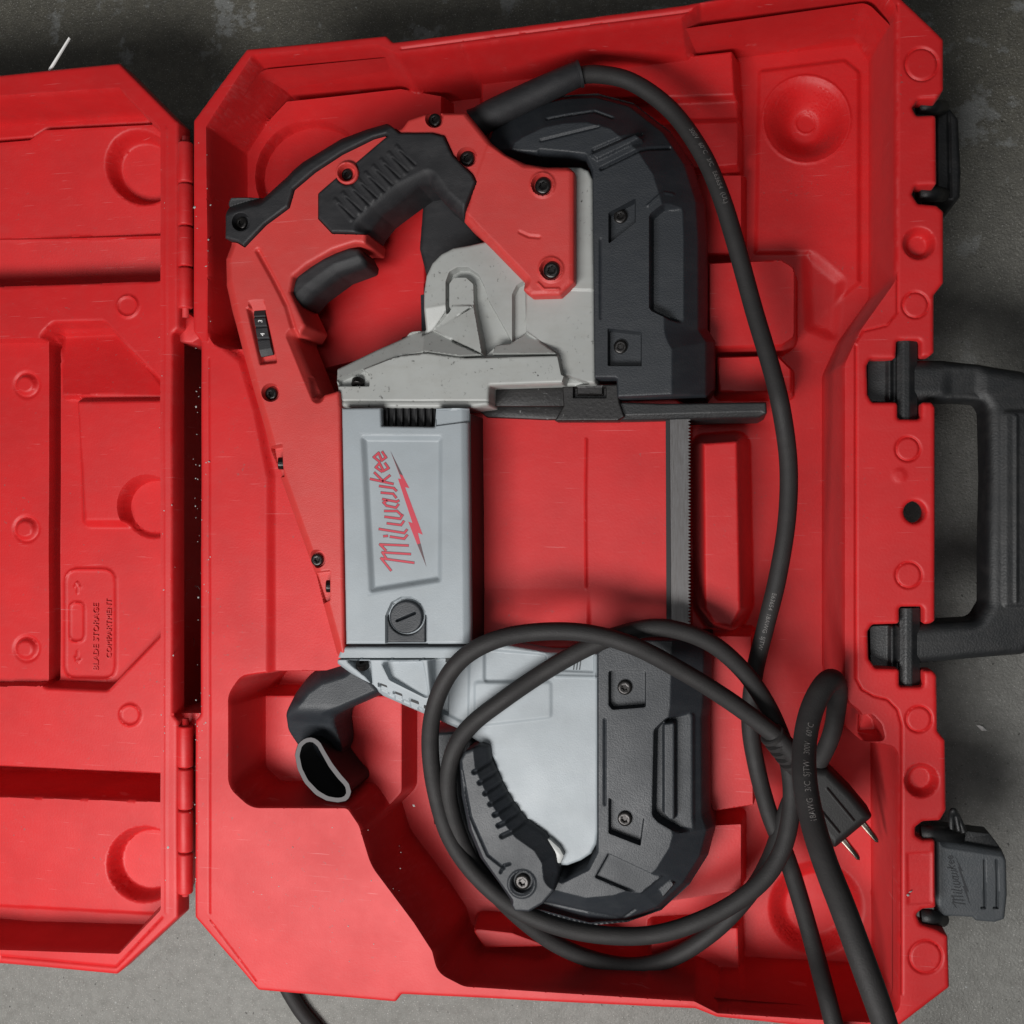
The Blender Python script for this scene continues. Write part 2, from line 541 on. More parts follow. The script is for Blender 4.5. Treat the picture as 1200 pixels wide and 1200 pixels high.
# ------------------------------------------------------------------ setting: concrete slab
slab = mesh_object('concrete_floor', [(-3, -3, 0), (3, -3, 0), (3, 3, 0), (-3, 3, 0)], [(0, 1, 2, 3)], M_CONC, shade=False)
slab['kind'] = 'structure'
slab['label'] = 'worn dark grey concrete floor with pale grit'

# ------------------------------------------------------------------ tool case
R = RIM
case = thing('tool_case', 'open red blow-moulded tool case holding the band saw on the concrete', 'tool case', tuple(W(230, 600, 0)))
def PAR(o, p):
    """parent without moving (parent has only a translation)"""
    o.parent = p
    o.matrix_parent_inverse.identity()
    off = np.zeros(3); q = p
    while q is not None:
        off += np.array(q.location); q = q.parent
    o.location = np.array(o.location) - off
    return o

def walls(name, pts, z0, z1, mat, r=20):
    P = wpoly(pts, R, r); n = len(P)
    V = [(x, y, z1) for x, y in P] + [(x, y, z0) for x, y in P]
    F = [(k, (k + 1) % n, n + (k + 1) % n, n + k) for k in range(n)] + [tuple(range(n, 2 * n))]
    return mesh_object(name, V, F, mat, None, sharp=40)
# ---- base half
base_out = [(226, 141), (289, 57), (452, 41), (460, 49), (800, 5), (870, -8), (1030, -27), (1092, 31), (1106, 45), (1106, 104), (1098, 115),
            (1076, 116), (1069, 125), (1074, 135), (1097, 134), (1098, 216), (1073, 217), (1069, 227), (1076, 238), (1098, 240), (1106, 247),
            (1106, 331), (1095, 345), (1095, 412), (1090, 417), (1079, 418), (1079, 398), (1051, 398), (1050, 420), (1020, 420), (1016, 428), (1017, 462), (1022, 471),
            (1052, 471), (1052, 491), (1079, 491), (1080, 471), (1092, 471), (1096, 477), (1096, 728), (1090, 731), (1082, 732), (1082, 711), (1054, 711), (1054, 731), (1022, 732), (1017, 740),
            (1018, 772), (1026, 783), (1054, 784), (1054, 805), (1082, 805), (1082, 786), (1093, 786), (1098, 792), (1099, 857), (1108, 868), (1109, 950), (1102, 962),
            (1082, 963), (1073, 970), (1073, 980), (1082, 985), (1096, 985), (1097, 1065), (1082, 1066), (1074, 1072), (1079, 1084), (1098, 1090), (1111, 1097),
            (1113, 1158), (1050, 1206), (1000, 1209), (840, 1193), (815, 1183), (470, 1166), (463, 1175), (302, 1161), (228, 1075),
            (228, 845), (234, 838), (235, 400), (226, 388)]
b = Relief(base_out, R, R, step=0.00072, holes=[circle(1072, 600, 13)], r=4)
# main moulded pocket, traced along its upper edge
pocket = [(247, 150), (299, 70), (440, 58, 14), (464, 69, 14), (800, 27), (822, 10), (900, 1), (1025, -14, 14), (1044, 12, 14), (1044, 325, 20), (1002, 384, 30), (983, 425, 20),
          (983, 795, 20), (988, 826, 18), (1004, 838, 8), (1007, 874, 5), (1046, 880, 8), (1048, 1180, 14), (1030, 1192), (842, 1181), (815, 1167, 14), (545, 1150, 20),
          (518, 1136, 20), (512, 1112, 18), (490, 1078, 50), (440, 1012, 60), (426, 965, 30), (410, 941, 14), (296, 941, 22), (273, 920, 22), (273, 815, 22), (286, 797, 14),
          (316, 791, 4), (316, 560), (300, 480), (282, 420, 20), (250, 396, 20)]
b.Z[:] = 0.042
# left shoulder falls gently to the saw
# front handle bay: shallower shelf
b.set([(250, 812, 20), (474, 812, 10), (474, 930, 16), (440, 965), (250, 965)], 0.066, 9)
b.set([(250, 405), (350, 405), (420, 700), (415, 790), (250, 790)], 0.1058, 10, zr=0.104)
# upper-left floor, round boss beneath the grip and motor bay
b.set([(286, 168), (335, 116), (470, 101), (520, 110), (520, 330), (286, 400)], 0.062, 8)
b.set(circle(372, 212, 64), 0.052, 5)
b.set([(395, 225), (500, 208), (500, 400), (440, 420), (360, 440), (340, 400), (380, 320)], 0.070, 8, r=14)
# window between frame and blade
b.set([(520, 445), (770, 445), (803, 470), (803, 745), (770, 780), (520, 780)], 0.088, 12, r=10)
b.line([(687, 515), (686, 590), (687, 735)], 2.4, 0.0009, zr=0.088)
b.plane([(560, 690), (690, 690), (690, 760), (560, 760)], [(560, 690, 0.088), (690, 690, 0.088), (600, 760, 0.091)], 6, zr=0.088)
# ridge right of the blade and the cord channel beside it
b.set([(816, 512), (872, 508), (876, 716), (862, 744), (832, 738), (818, 716)], 0.086, 20, r=10)
# shelves upper right
b.set([(560, 88), (700, 72), (862, 55), (866, 118), (560, 150)], 0.064, 12, r=6)
b.set([(700, 122), (866, 117), (868, 145), (700, 150)], 0.058, 7)
b.set([(700, 143), (868, 139), (868, 196), (700, 210)], 0.062, 9, r=6)
b.set([(700, 204), (872, 202), (872, 300), (700, 300)], 0.057, 8)
# upper-right deep floor with dished circle
b.set([(890, 83, 6), (990, 70, 6), (1007, 84, 6), (1007, 330), (960, 372), (948, 296), (886, 296)], 0.044, 7)
b.add(circle(945, 140, 33, 40), -0.019, 37, zr=0.044); b.ring(945, 140, 51, 3, 0.0007, zr=0.044); b.ring(945, 142, 12, 2.2, 0.0006, zr=0.03)
# pad mid right
b.set([(828, 306), (915, 301, 14), (934, 312, 14), (934, 396, 12), (918, 407, 10), (828, 410)], 0.070, 7)
b.set([(838, 416), (912, 414), (930, 432), (930, 462), (840, 462)], 0.064, 7, r=5)
b.set([(944, 296), (985, 330), (978, 396), (948, 384)], 0.040, 16, r=6)
# lower right blocks
b.set([(826, 742), (884, 742), (886, 946), (826, 955)], 0.070, 7, r=4)
b.set([(790, 966), (872, 962), (872, 1046), (770, 1062)], 0.066, 8, r=5)
b.set([(760, 1090), (868, 1084), (870, 1148), (838, 1136), (760, 1126)], 0.060, 9, r=5)
b.set([(546, 1084), (600, 1090), (660, 1112), (566, 1114)], 0.066, 9, r=10)
b.add(circle(957, 1066, 46, 40), -0.010, 24, zr=0.044)
# sunk step beside the plug
b.blend(pocket, R, 13, R)
b.set([(1009, 840), (1022, 840), (1031, 850), (1035, 866), (1009, 867)], R - 0.022, 6, zr=R, r=4)
# rim relief: raised outer flange, mould circles, dishes
b.line([(1052, 5), (1052, 328)], 1.6, -0.0008); b.line([(1004, 400), (1012, 388), (1040, 381), (1052, 366), (1052, 330)], 1.8, -0.0008)
b.line([(1003, 405), (1003, 795), (1010, 808), (1024, 816), (1040, 820), (1052, 832), (1057, 850), (1057, 1165)], 1.8, -0.0010)
b.line([(244, 150), (244, 400)], 1.6, 0.0006); b.line([(245, 420), (246, 1070)], 1.6, -0.0007)
b.line([(246, 1078), (300, 1150)], 1.6, -0.0005)
for cx, cy, r_ in ((1080, 75, 19), (1073, 357, 15), (1064, 526, 14), (1065, 674, 15), (1077, 843, 15), (1085, 1122, 19)):
    b.ring(cx, cy, r_, 2.3, -0.0010)
for cx, cy, r_ in ((1077, 285, 18), (1080, 915, 19)):
    b.add(circle(cx, cy, r_ - 2.5), -0.0075, 9)
b.add(circle(1054, 557, 7), 0.0007, 7)
b.set([(1063, 1000), (1092, 998), (1092, 1058), (1064, 1060)], R - 0.0006, 3)
# upper rim has a rolled lip
b.line([(470, 57), (800, 14), (870, 0)], 2.2, -0.001)
b.wavy(0.00022, 0.09).edge(5, 0.0016)
base = PAR(b.build('base_shell', M_CASE, None, R - 0.014), case)
# lower body of the base half
body_out = [(236, 160), (296, 72), (800, 22), (1020, -10), (1050, 20), (1050, 1180), (1020, 1196), (800, 1178), (308, 1148), (236, 1060)]
PAR(walls('body_wall', body_out, 0.002, R - 0.0135, M_CASE), case)

# ---- lid half, lying open to the left
lid_out = [(209, 143), (139, 73), (0, 87), (-560, 136), (-640, 230), (-640, 985), (-560, 1078), (0, 1130), (137, 1142), (208, 1076), (208, 845), (202, 838), (202, 390), (209, 384)]
l = Relief(lid_out, R, R, step=0.0011, r=4)
lp = [(183, 152), (138, 108), (0, 117), (-540, 158), (-605, 240), (-605, 975), (-540, 1058), (0, 1108), (138, 1112), (183, 1064)]
l.Z[:] = 0.074
l.set([(200, 148), (60, 155, 10), (44, 165, 10), (-560, 212), (-560, 300), (200, 276)], 0.068, 6, zr=0.068)
l.plane([(200, 150), (62, 157), (44, 168), (-560, 216), (-560, 298), (200, 274)], [(0, 165, 0.078), (180, 152, 0.078), (90, 276, 0.064)], 5, zr=0.068)
l.plane([(200, 277), (-560, 291), (-560, 356), (200, 345)], [(0, 281, 0.0645), (180, 278, 0.0645), (90, 332, 0.055)], 4, zr=0.066)
l.set([(200, 327), (0, 334), (-560, 352), (-560, 880), (0, 902), (200, 912)], 0.084, 5)
l.set([(64, 396, 8), (76, 384, 8), (134, 383, 6), (200, 452), (200, 738), (138, 803, 6), (64, 800, 8)], 0.070, 10)
l.plane([(70, 392), (132, 389), (200, 458), (200, 466), (78, 466)], [(70, 392, 0.064), (180, 392, 0.064), (120, 466, 0.077)], 6, zr=0.07)
l.plane([(88, 467), (210, 466), (210, 614), (92, 614)], [(95, 470, 0.0815), (183, 470, 0.0835), (140, 612, 0.077)], 13, zr=0.08, r=6)
l.set(circle(184, 594, 34), 0.066, 8)
l.add([(147, 604), (160, 612), (172, 622), (165, 628), (140, 622)], 0.0, 4)
# hinged storage flap: raised plate with an open slit at its edge
l.set([(-520, 402), (62, 400), (62, 800), (-520, 806)], 0.0765, 2.5)
l.set([(62.5, 402), (66.5, 402), (66.5, 796), (62.5, 800)], 0.050, 2.0, zr=0.073)
for cy in (451, 620, 760):
    l.ring(31, cy, 14, 4, -0.0010, zr=0.0765); l.add(circle(31, cy, 10), 0.0024, 5, zr=0.0765)
for cx, cy in ((150, 359), (153, 838)):
    l.ring(cx, cy, 12, 2.8, 0.0012, zr=0.084)
# blade storage label panel
lab = fillet([(77, 667, 16), (136, 667, 16), (136, 795, 14), (77, 795, 14)])
l.line(lab + lab[:1], 2.6, 0.0011, zr=0.070)
slot = fillet([(82, 706, 8), (99, 706, 8), (99, 752, 8), (82, 752, 8)])
l.line(slot + slot[:1], 2.4, 0.0011, zr=0.070)
l.line([(91, 695), (91, 683)], 2.2, 0.001, zr=0.070); l.line([(88, 688), (91, 682), (95, 688)], 2.0, 0.001, zr=0.070)
l.line([(91, 763), (91, 775)], 2.2, 0.001, zr=0.070); l.line([(88, 769), (91, 776), (95, 772)], 2.0, 0.001, zr=0.070)
# lower channel and floor with dished circles
l.set([(200, 905), (0, 896), (-560, 880), (-560, 925), (0, 944), (200, 952)], 0.012, 5, zr=0.074)
l.set([(200, 937), (0, 931), (-560, 912), (-560, 1060), (0, 1062), (200, 1072)], 0.076, 5)
l.add(circle(170, 1012, 40), -0.013, 12, zr=0.074)
l.add(circle(171, 200, 37), -0.013, 12, zr=0.066)
l.blend(lp, R, 12, R)
l.line([(136, 1133), (0, 1121)], 2.0, -0.0009); l.line([(136, 1133), (190, 1075)], 2.0, -0.0009)
l.line([(195, 150), (195, 1070)], 1.8, 0.0005)
l.wavy(0.0003, 0.09).edge(5, 0.0016)
lid = PAR(l.build('lid_shell', M_CASE, None, R - 0.016), case)
PAR(walls('lid_wall', [(160, 175), (130, 100), (0, 103), (-548, 150), (-625, 240), (-625, 975), (-548, 1064), (0, 1114), (128, 1118), (160, 1045)], 0.002, 0.055, M_CASE), case)

# raised lettering in the lid
def text_mesh(txt, size, extrude=0.0):
    cu = bpy.data.curves.new('t', 'FONT'); cu.body = txt; cu.size = size; cu.extrude = extrude; cu.resolution_u = 2
    o = bpy.data.objects.new('t', cu); COL.objects.link(o)
    bpy.context.view_layer.update()
    dg = bpy.context.evaluated_depsgraph_get()
    me = o.evaluated_get(dg).to_mesh()
    V = np.array([v.co[:] for v in me.vertices]); F = [tuple(p.vertices) for p in me.polygons]
    o.evaluated_get(dg).to_mesh_clear()
    bpy.data.objects.remove(o); bpy.data.curves.remove(cu)
    return V, F
def flat_text(name, txt, size_px, px, py, z, mat, parent, ang=90, ext=0.0):
    V, F = text_mesh(txt, size_px * S, ext)
    a = math.radians(ang); p = W(px, py, z)
    Q = np.stack([p[0] + V[:, 0] * math.cos(a) - V[:, 1] * math.sin(a), p[1] + V[:, 0] * math.sin(a) + V[:, 1] * math.cos(a), p[2] + V[:, 2]], -1)
    return PAR(mesh_object(name, Q, F, mat, None, shade=False), parent)
flat_text('raised_lettering', 'BLADE STORAGE', 12, 116, 786, 0.0700, M_CASE, lid, 90, 0.0012)
flat_text('raised_lettering', 'COMPARTMENT', 11, 131, 772, 0.0700, M_CASE, lid, 90, 0.0012)

# ---- hinge knuckles on a pin
for y0, y1 in ((167, 215), (216, 265), (266, 313), (314, 362), (850, 899), (900, 948), (949, 998), (999, 1047)):
    p0, p1 = W(217.5, y0 + 0.6, R - 0.003), W(217.5, y1 - 0.6, R - 0.003)
    C = np.array([p0 + (p1 - p0) * t for t in (0, 0.02, 0.04, 0.5, 0.96, 0.98, 1)])
    rr = np.array([0.86, 0.96, 1, 1, 1, 0.96, 0.86]) * 0.0051
    PAR(tube('hinge_knuckle', C, rr, M_CASE, None, 16), case)
for y0, y1 in ((160, 372), (842, 1050)):
    PAR(tube('hinge_pin', [W(217.5, y0, R - 0.003), W(217.5, y1, R - 0.003)], 0.0022, M_CASE, None, 10), case)
# web that joins the halves below the gap
for pts in ([(203, 372), (218, 364), (238, 380), (238, 394), (225, 402), (203, 400)], [(200, 835), (236, 835), (228, 856), (222, 864), (212, 864)]):
    PAR(plate('hinge_web', pts, 0.05, R - 0.010, M_CASE, None, 0.002), case)

# ---- carrying handle, folded out to the right on two pivot blocks
hz0, hz1 = 0.078, 0.104
hand = Relief([(1050, 421, 4), (1105, 421), (1150, 426), (1200, 434), (1232, 446, 20), (1240, 480), (1240, 715), (1232, 752, 20), (1200, 768), (1150, 772), (1076, 779), (1050, 779, 4),
               (1050, 733, 3), (1098, 730), (1146, 727, 14), (1157, 708, 8), (1157, 640), (1159, 560), (1157, 480, 8), (1152, 470, 8), (1130, 468), (1050, 470, 3)], hz1, hz1, step=0.0007)
hand.edge(13, 0.006)
hand.add([(1176, 482, 5), (1222, 482, 5), (1222, 710, 5), (1176, 710, 5)], 0.0013, 6)
hand.line([(1190, 488), (1190, 704)], 3, 0.0008)
hand.plane([(1110, 430), (1150, 430), (1150, 466), (1110, 466)], [(1110, 430, hz1), (1150, 430, hz1 - 0.001), (1130, 466, hz1 - 0.0025)], 14)
hdl = PAR(hand.build('carrying_handle', M_CHANDLE, None, hz0), case)
for yc, dx in ((444, 0), (758, 3)):
    # pivot block in the rim slot
    y0 = yc - 45
    pts = [(1052 + dx, y0), (1076 + dx, y0), (1076 + dx, y0 + 92), (1052 + dx, y0 + 92)]
    pb = Relief(pts, 0.106, 0.106, step=0.0006, r=2)
    pb.slope([(1076 + dx, y0 - 5), (1076 + dx, y0 + 97)], 9, 0.003).slope([(1052 + dx, y0 - 5), (1052 + dx, y0 + 97)], 6, 0.002)
    PAR(pb.build('pivot_block', M_CHANDLE, None, 0.07), hdl)
    tg = Relief([(1017 + dx, yc - 24), (1052 + dx, yc - 25), (1052 + dx, yc + 27), (1018 + dx, yc + 26)], 0.099, 0.099, step=0.0006, r=5)
    tg.slope([(1010 + dx, yc - 30), (1010 + dx, yc + 30)], 30, 0.002).line([(1042 + dx, yc - 22), (1042 + dx, yc + 24)], 5, 0.0022)
    PAR(tg.build('handle_tongue', M_CHANDLE, None, 0.07), hdl)

# ---- lettering strokes shared by the printed logo and the moulded one (photo coordinates x6 of the badge)
STROKES = [[(348, 1130), (280, 1046), (508, 1077)], [(318, 1050), (288, 1004), (484, 1016)], [(312, 990), (272, 948), (468, 956)],
           [(346, 894), (442, 908), (462, 884)], [(268, 840), (442, 868), (460, 846)], [(324, 800), (420, 812), (438, 786)], [(308, 754), (414, 768), (430, 742)], [(306, 713), (392, 714), (420, 740)],
           [(400, 668), (384, 690), (318, 676), (296, 654), (320, 640)], [(292, 630), (388, 648), (402, 640)], [(282, 584), (364, 592), (384, 618)], [(270, 538), (368, 552), (386, 570)],
           [(206, 488), (362, 522)], [(234, 444), (292, 502)], [(292, 502), (340, 464)],
           [(284, 436), (242, 406), (268, 376), (296, 432)], [(296, 432), (332, 412), (308, 378)], [(268, 366), (228, 334), (262, 304), (284, 358)], [(284, 358), (314, 336), (288, 298)],
           [(300, 890), (322, 888)]]
BOLT = [(345, 292), (440, 480), (478, 552), (448, 546), (572, 880), (538, 866), (598, 1105), (530, 940), (470, 788), (500, 798), (398, 485), (420, 488)]
def stroke_mesh(width, f, z, thick=0.0):
    """flat ribbons along STROKES mapped by f(u,v)->px"""
    V = []; F = []
    for st in STROKES:
        P = np.array([f(u, v) for u, v in st])
        n = len(P)
        for i in range(n - 1):
            a, c = P[i], P[i + 1]
            t = c - a; L = np.linalg.norm(t); t = t / (L + 1e-9); nn = np.array([-t[1], t[0]])
            e0 = 0.35 * width; 
            for q in ((a - t * e0 + nn * width / 2), (c + t * e0 + nn * width / 2), (c + t * e0 - nn * width / 2), (a - t * e0 - nn * width / 2)):
                V.append(W(q[0], q[1], z + 0.000004 * (i % 3) + 0.00001))
            k = len(V); F.append((k - 4, k - 3, k - 2, k - 1))
    return V, F
def bolt_mesh(f, z):
    return [W(*f(u, v), z) for u, v in BOLT], [tuple(range(len(BOLT)))]

# ---- latches
# upper latch hanging closed at the side
lat = Relief([(1096, 121, 4), (1112, 124, 4), (1124, 138), (1127, 200), (1126, 230, 4), (1118, 236, 4), (1098, 233), (1096, 216)], 0.074, 0.074, step=0.0006)
lat.edge(5, 0.003); lat.line([(1112, 130), (1114, 230)], 3, -0.001)
la = PAR(lat.build('latch', M_CHANDLE, None, 0.03), case); la['label'] = 'black latch hanging down over the edge near the top corner'
for y0 in (125, 227):
    PAR(tube('latch_arm', [W(1076, y0, R - 0.014), W(1092, y0 + 0.5, R - 0.016), W(1104, y0 + 1, R - 0.034)], 0.0046, M_CHANDLE, None, 12), la)
# lower latch thrown open, lying outwards
f_ = 0.098
lat = Relief([(1098, 984), (1176, 998, 4), (1180, 1010), (1181, 1050), (1178, 1078, 4), (1166, 1082, 3), (1144, 1080), (1140, 1076), (1098, 1074, 3)], f_, f_, step=0.0005)
lat.slope([(1110, 986), (1176, 996)], 8, 0.003)
lat.edge(4, 0.0022)
for x in (1153.5, 1168):
    lat.line([(x, 1008), (x + 1, 1064)], 1.6, -0.0018); lat.line([(x - 3, 1064), (x + 1, 1064)], 1.6, -0.0018)
lat2 = PAR(lat.build('latch', M_LATCH, None, f_ - 0.010), case); lat2['label'] = 'dark grey latch thrown open near the bottom corner'
PAR(plate('latch_side', [(1095, 969), (1160, 977, 2), (1175, 997), (1110, 986)], f_ - 0.020, f_ - 0.006, M_CHANDLE, None, 0.001), lat2)
for y0, x1 in ((976, 1125), (1074, 1104)):
    PAR(tube('latch_arm', [W(1079, y0, R - 0.008), W(1090, y0 + 0.5, R - 0.008), W(x1, y0 + 3, f_ - 0.006)], 0.0046, M_CHANDLE, None, 14), lat2)
fl = lambda u, v: (1110.5 + (u - 205) * 0.0665 - 1.0 + (v - 295) * 0.002, 1002 + (v - 292) * 0.0735)
V, F = stroke_mesh(1.1, fl, f_ + 0.0002)
PAR(mesh_object('raised_lettering', V, F, M_LDARK, None, shade=False), lat2)
V, F = bolt_mesh(fl, f_ + 0.0002); PAR(mesh_object('raised_emblem', V, F, M_LDARK, None, shade=False), lat2)
# broken wire bail standing up at the open latch
PAR(tube('latch_bail', pxpath([(1115, 976, f_ - 0.002), (1115, 957, f_), (1117, 950, f_ + 0.004), (1121, 955, f_), (1126, 966, f_ - 0.001), (1130, 976, f_)], 6), [0.0018] * 31, M_CHANDLE, None, 10), lat2)
PAR(tube('latch_bail', pxpath([(1120, 954, f_), (1122, 964, f_), (1124, 974, f_)], 6), 0.0016, M_CHANDLE, None, 10), lat2)

# ------------------------------------------------------------------ band saw
saw = thing('band_saw', 'red, grey and black corded portable band saw lying in the red case', 'band saw', tuple(W(600, 600, 0.06)))

def make_screw_data():
    bm = bmesh.new(); n = 24
    prof = [(0.0, -0.35), (0.36, -0.35), (0.40, 0.0), (0.62, 0.05), (0.84, 0.02), (0.97, -0.08), (1.0, -0.25), (1.0, -0.9)]
    rings = []
    for k, (r, z) in enumerate(prof):
        ring = []
        for i in range(n):
            a = 2 * math.pi * i / n
            rr = r * (1 + (0.17 * math.cos(6 * a) if k in (1, 2) else 0))
            ring.append(bm.verts.new((rr * math.cos(a), rr * math.sin(a), z)) if r > 0 or i == 0 else ring[0])
        rings.append(ring)
    for k in range(len(prof) - 1):
        for i in range(n):
            j = (i + 1) % n
            vs = [rings[k][i], rings[k][j], rings[k + 1][j], rings[k + 1][i]]
            u = []
            for v in vs:
                if v not in u: u.append(v)
            if len(u) > 2: bm.faces.new(u)
    bmesh.ops.recalc_face_normals(bm, faces=bm.faces[:])
    me = bpy.data.meshes.new('screw'); bm.to_mesh(me); bm.free()
    me.polygons.foreach_set('use_smooth', [True] * len(me.polygons)); me.set_sharp_from_angle(angle=math.radians(40))
    me.materials.append(M_SCREW)
    return me
SCREW = make_screw_data()
def screw(px, py, z, r_px, parent=None, rot=0.3):
    o = bpy.data.objects.new('screw', SCREW); COL.objects.link(o)
    o.location = W(px, py, z); k = r_px * S; o.scale = (k, k, k); o.rotation_euler = (0, 0, rot)
    return PAR(o, parent or saw)

# ---- red main housing: D-handle and spine
grip = [(263, 237, 3), (268, 230, 3), (303, 227), (326, 206), (350, 186), (396, 158), (425, 147), (450, 140), (468, 155), (505, 155), (520, 159), (530, 181), (553, 204), (557, 212), (540, 254),
        (515, 232), (500, 213), (488, 215), (470, 228), (442, 249), (430, 264), (426, 273), (388, 272), (372, 255), (372, 226), (394, 207),
        (397, 212), (404, 216), (412, 215), (418, 210), (420, 202), (418, 194), (416, 190), (421, 186), (453, 159), (452, 157), (437, 161), (400, 179), (368, 200), (343, 221), (337, 242), (310, 262), (285, 288), (277, 283), (263, 279)]
HZ = 0.124
hous = [(269, 243), (273, 238), (306, 236), (332, 213), (356, 193), (400, 166), (428, 155), (456, 148), (470, 150), (478, 139), (505, 130), (546, 130), (556, 142), (575, 166), (592, 180), (615, 190), (640, 194), (666, 194, 6),
        (673, 201), (673, 330), (656, 346), (622, 347), (613, 340), (613, 329), (568, 283), (541, 257), (552, 225), (536, 243), (513, 222), (499, 206), (487, 209), (466, 222), (438, 243), (424, 262), (429, 274), (428, 286), (415, 285), (390, 293), (360, 310), (343, 324),
        (340, 342), (349, 362), (358, 381, 6), (351, 393, 5), (343, 393), (362, 440), (372, 464), (397, 457), (399, 480), (404, 770), (396, 780), (387, 768), (362, 675), (310, 530), (276, 410), (263, 362), (256, 330), (256, 300), (262, 284), (269, 275)]
h = Relief(hous, HZ, HZ, step=0.0006, r=3)
h.add(grip, -0.012, 2, zr=0.1265)
# left flank slopes down in a long chamfer
h.slope([(262, 284), (256, 300), (257, 330), (264, 362), (276, 410), (310, 530), (362, 675), (388, 770), (396, 782)], 17, 0.010, 1.4)
h.slope([(396, 784), (410, 776)], 14, 0.008)
h.slope([(500, 128), (546, 128), (575, 164), (615, 190), (668, 193)], 7, 0.002)
# crease from the trigger root to the rib, inner flank
h.line([(302, 294), (312, 312), (322, 330), (336, 358), (346, 392)], 5, -0.0022)
h.slope([(343, 393), (362, 440), (372, 464)], 9, 0.006)
h.set([(366, 443), (388, 430), (400, 432), (400, 456), (372, 466)], HZ - 0.008, 4)
# pad of the bracket
h.add([(573, 166), (640, 200), (668, 200), (668, 328), (652, 342), (624, 342), (600, 312), (548, 250), (556, 214)], 0.0005, 4)
h.line([(609, 272), (620, 277), (632, 278)], 3, -0.0009)
h.line([(631, 332), (638, 339), (655, 339)], 2.4, 0.001)
h.slope([(613, 329), (568, 283), (541, 256)], 9, 0.004)
# speed dial window
h.set([(290, 362), (309, 361), (323, 424), (305, 426)], HZ - 0.005, 4, zr=HZ)
h.plane([(291, 352), (309, 351), (311, 364), (293, 364)], [(291, 352, HZ), (309, 351, HZ), (300, 366, HZ - 0.005)], 2)
# side screw bays
for pts in ([(312, 524), (330, 521), (331, 558), (318, 558)], [(362, 672), (386, 669), (386, 703), (374, 708)]):
    h.set(pts, HZ - 0.012, 2.5, zr=HZ)
HOLES = ((282, 260, 10), (406, 202, 10), (509, 139, 10), (547, 184, 11), (636, 217, 13), (646, 316, 13), (317, 460, 10), (371, 655, 10))
for x, y, r_ in HOLES[2:4] + HOLES[6:]:
    h.set(circle(x, y, r_), HZ - 0.007, 2.2, zr=HZ)
for x, y, r_ in HOLES[:2]:
    h.set(circle(x, y, r_ + 1.5), HZ - 0.010, 2.2, zr=HZ)
for x, y, r_ in HOLES[4:6]:
    h.add(circle(x, y, r_ + 2), 0.0010, 3); h.set(circle(x, y, r_ - 1), HZ - 0.003, 2.2, zr=HZ)
h.wavy(0.00012, 0.05).edge(5, 0.0026)
PAR(h.build('main_housing', M_HOUS, None, 0.085), saw)
for x, y, r_ in HOLES[2:4] + HOLES[6:]: screw(x, y + 1, HZ - 0.0045, r_ - 2.5)
for x, y, r_ in HOLES[4:6]: screw(x, y, HZ - 0.0008, r_ - 3.5)
for x, y in ((325, 543), (381, 687)):
    o = screw(x + 1, y, HZ - 0.006, 7.5); o.rotation_euler = (0, math.radians(-70), 0)
# dial with figures
dial = Relief([(296, 364), (309, 363), (319, 415), (305, 418)], HZ - 0.0015, HZ - 0.0015, step=0.0004)
for t in (0.14, 0.36, 0.62):
    dial.line([(293 + 11 * t, 364 + 54 * t), (312 + 9 * t, 363 + 54 * t)], 1.6, -0.0009)
dial.slope([(294, 360), (312, 359)], 14, 0.003); dial.slope([(303, 420), (322, 417)], 10, 0.002)
dl = PAR(dial.build('speed_dial', M_RUB, None, HZ - 0.008), saw)
for t_, x, y in (('3', 307.2, 378.4), ('4', 309.8, 394)):
    flat_text('dial_figure', t_, 8, x, y, HZ - 0.0012, M_WHT, dl, 84)

# ---- black over-moulded grip
GZ = 0.1265
g = Relief(grip, GZ, GZ, step=0.0005)
g.slope([(263, 240), (303, 227), (326, 206), (350, 186), (396, 158), (425, 147), (450, 140)], 14, 0.006, 1.6)
g.slope([(540, 256), (515, 234), (500, 213), (470, 229), (442, 250), (428, 266)], 16, 0.010, 1.8)
g.slope([(300, 229), (330, 206)], 14, 0.002)
for k in range(9):      # raised finger ribs
    t = k / 8.0
    cx, cy = 402 + 72 * t, 246 - 62 * t
    g.line([(cx - 9, cy - 12), (cx + 9, cy + 11)], 4.2, 0.0007)
    g.line([(cx - 5, cy - 12 + 5), (cx + 13, cy + 9)], 2.2, -0.0005)
g.set(circle(282, 260, 10), GZ - 0.007, 2.2, zr=GZ)
g.wavy(0.00015, 0.03).edge(3.5, 0.0018)
PAR(g.build('grip_overmould', M_RUB, None, 0.088), saw)
screw(282, 261, GZ - 0.005, 7.5)
boss = Relief(circle(406, 202, 13.5), GZ + 0.0002, GZ + 0.0002, step=0.0004)
boss.set(circle(406, 202, 9.5), GZ - 0.007, 2.2, zr=GZ).edge(2, 0.0008)
PAR(boss.build('screw_boss', M_HOUS, None, HZ - 0.004), saw); screw(406, 204, GZ - 0.0055, 7)

# ---- trigger
t_ = Relief([(339, 338), (347, 322), (378, 301), (408, 289), (420, 290), (427, 303), (426, 311), (396, 322), (366, 344), (352, 360), (344, 352)], 0.119, 0.119, step=0.0005, r=5)
t_.slope([(429, 312), (396, 323), (366, 345), (350, 362)], 16, 0.006, 1.5).edge(6, 0.004)
PAR(t_.build('trigger', M_RUB, None, 0.09), saw)

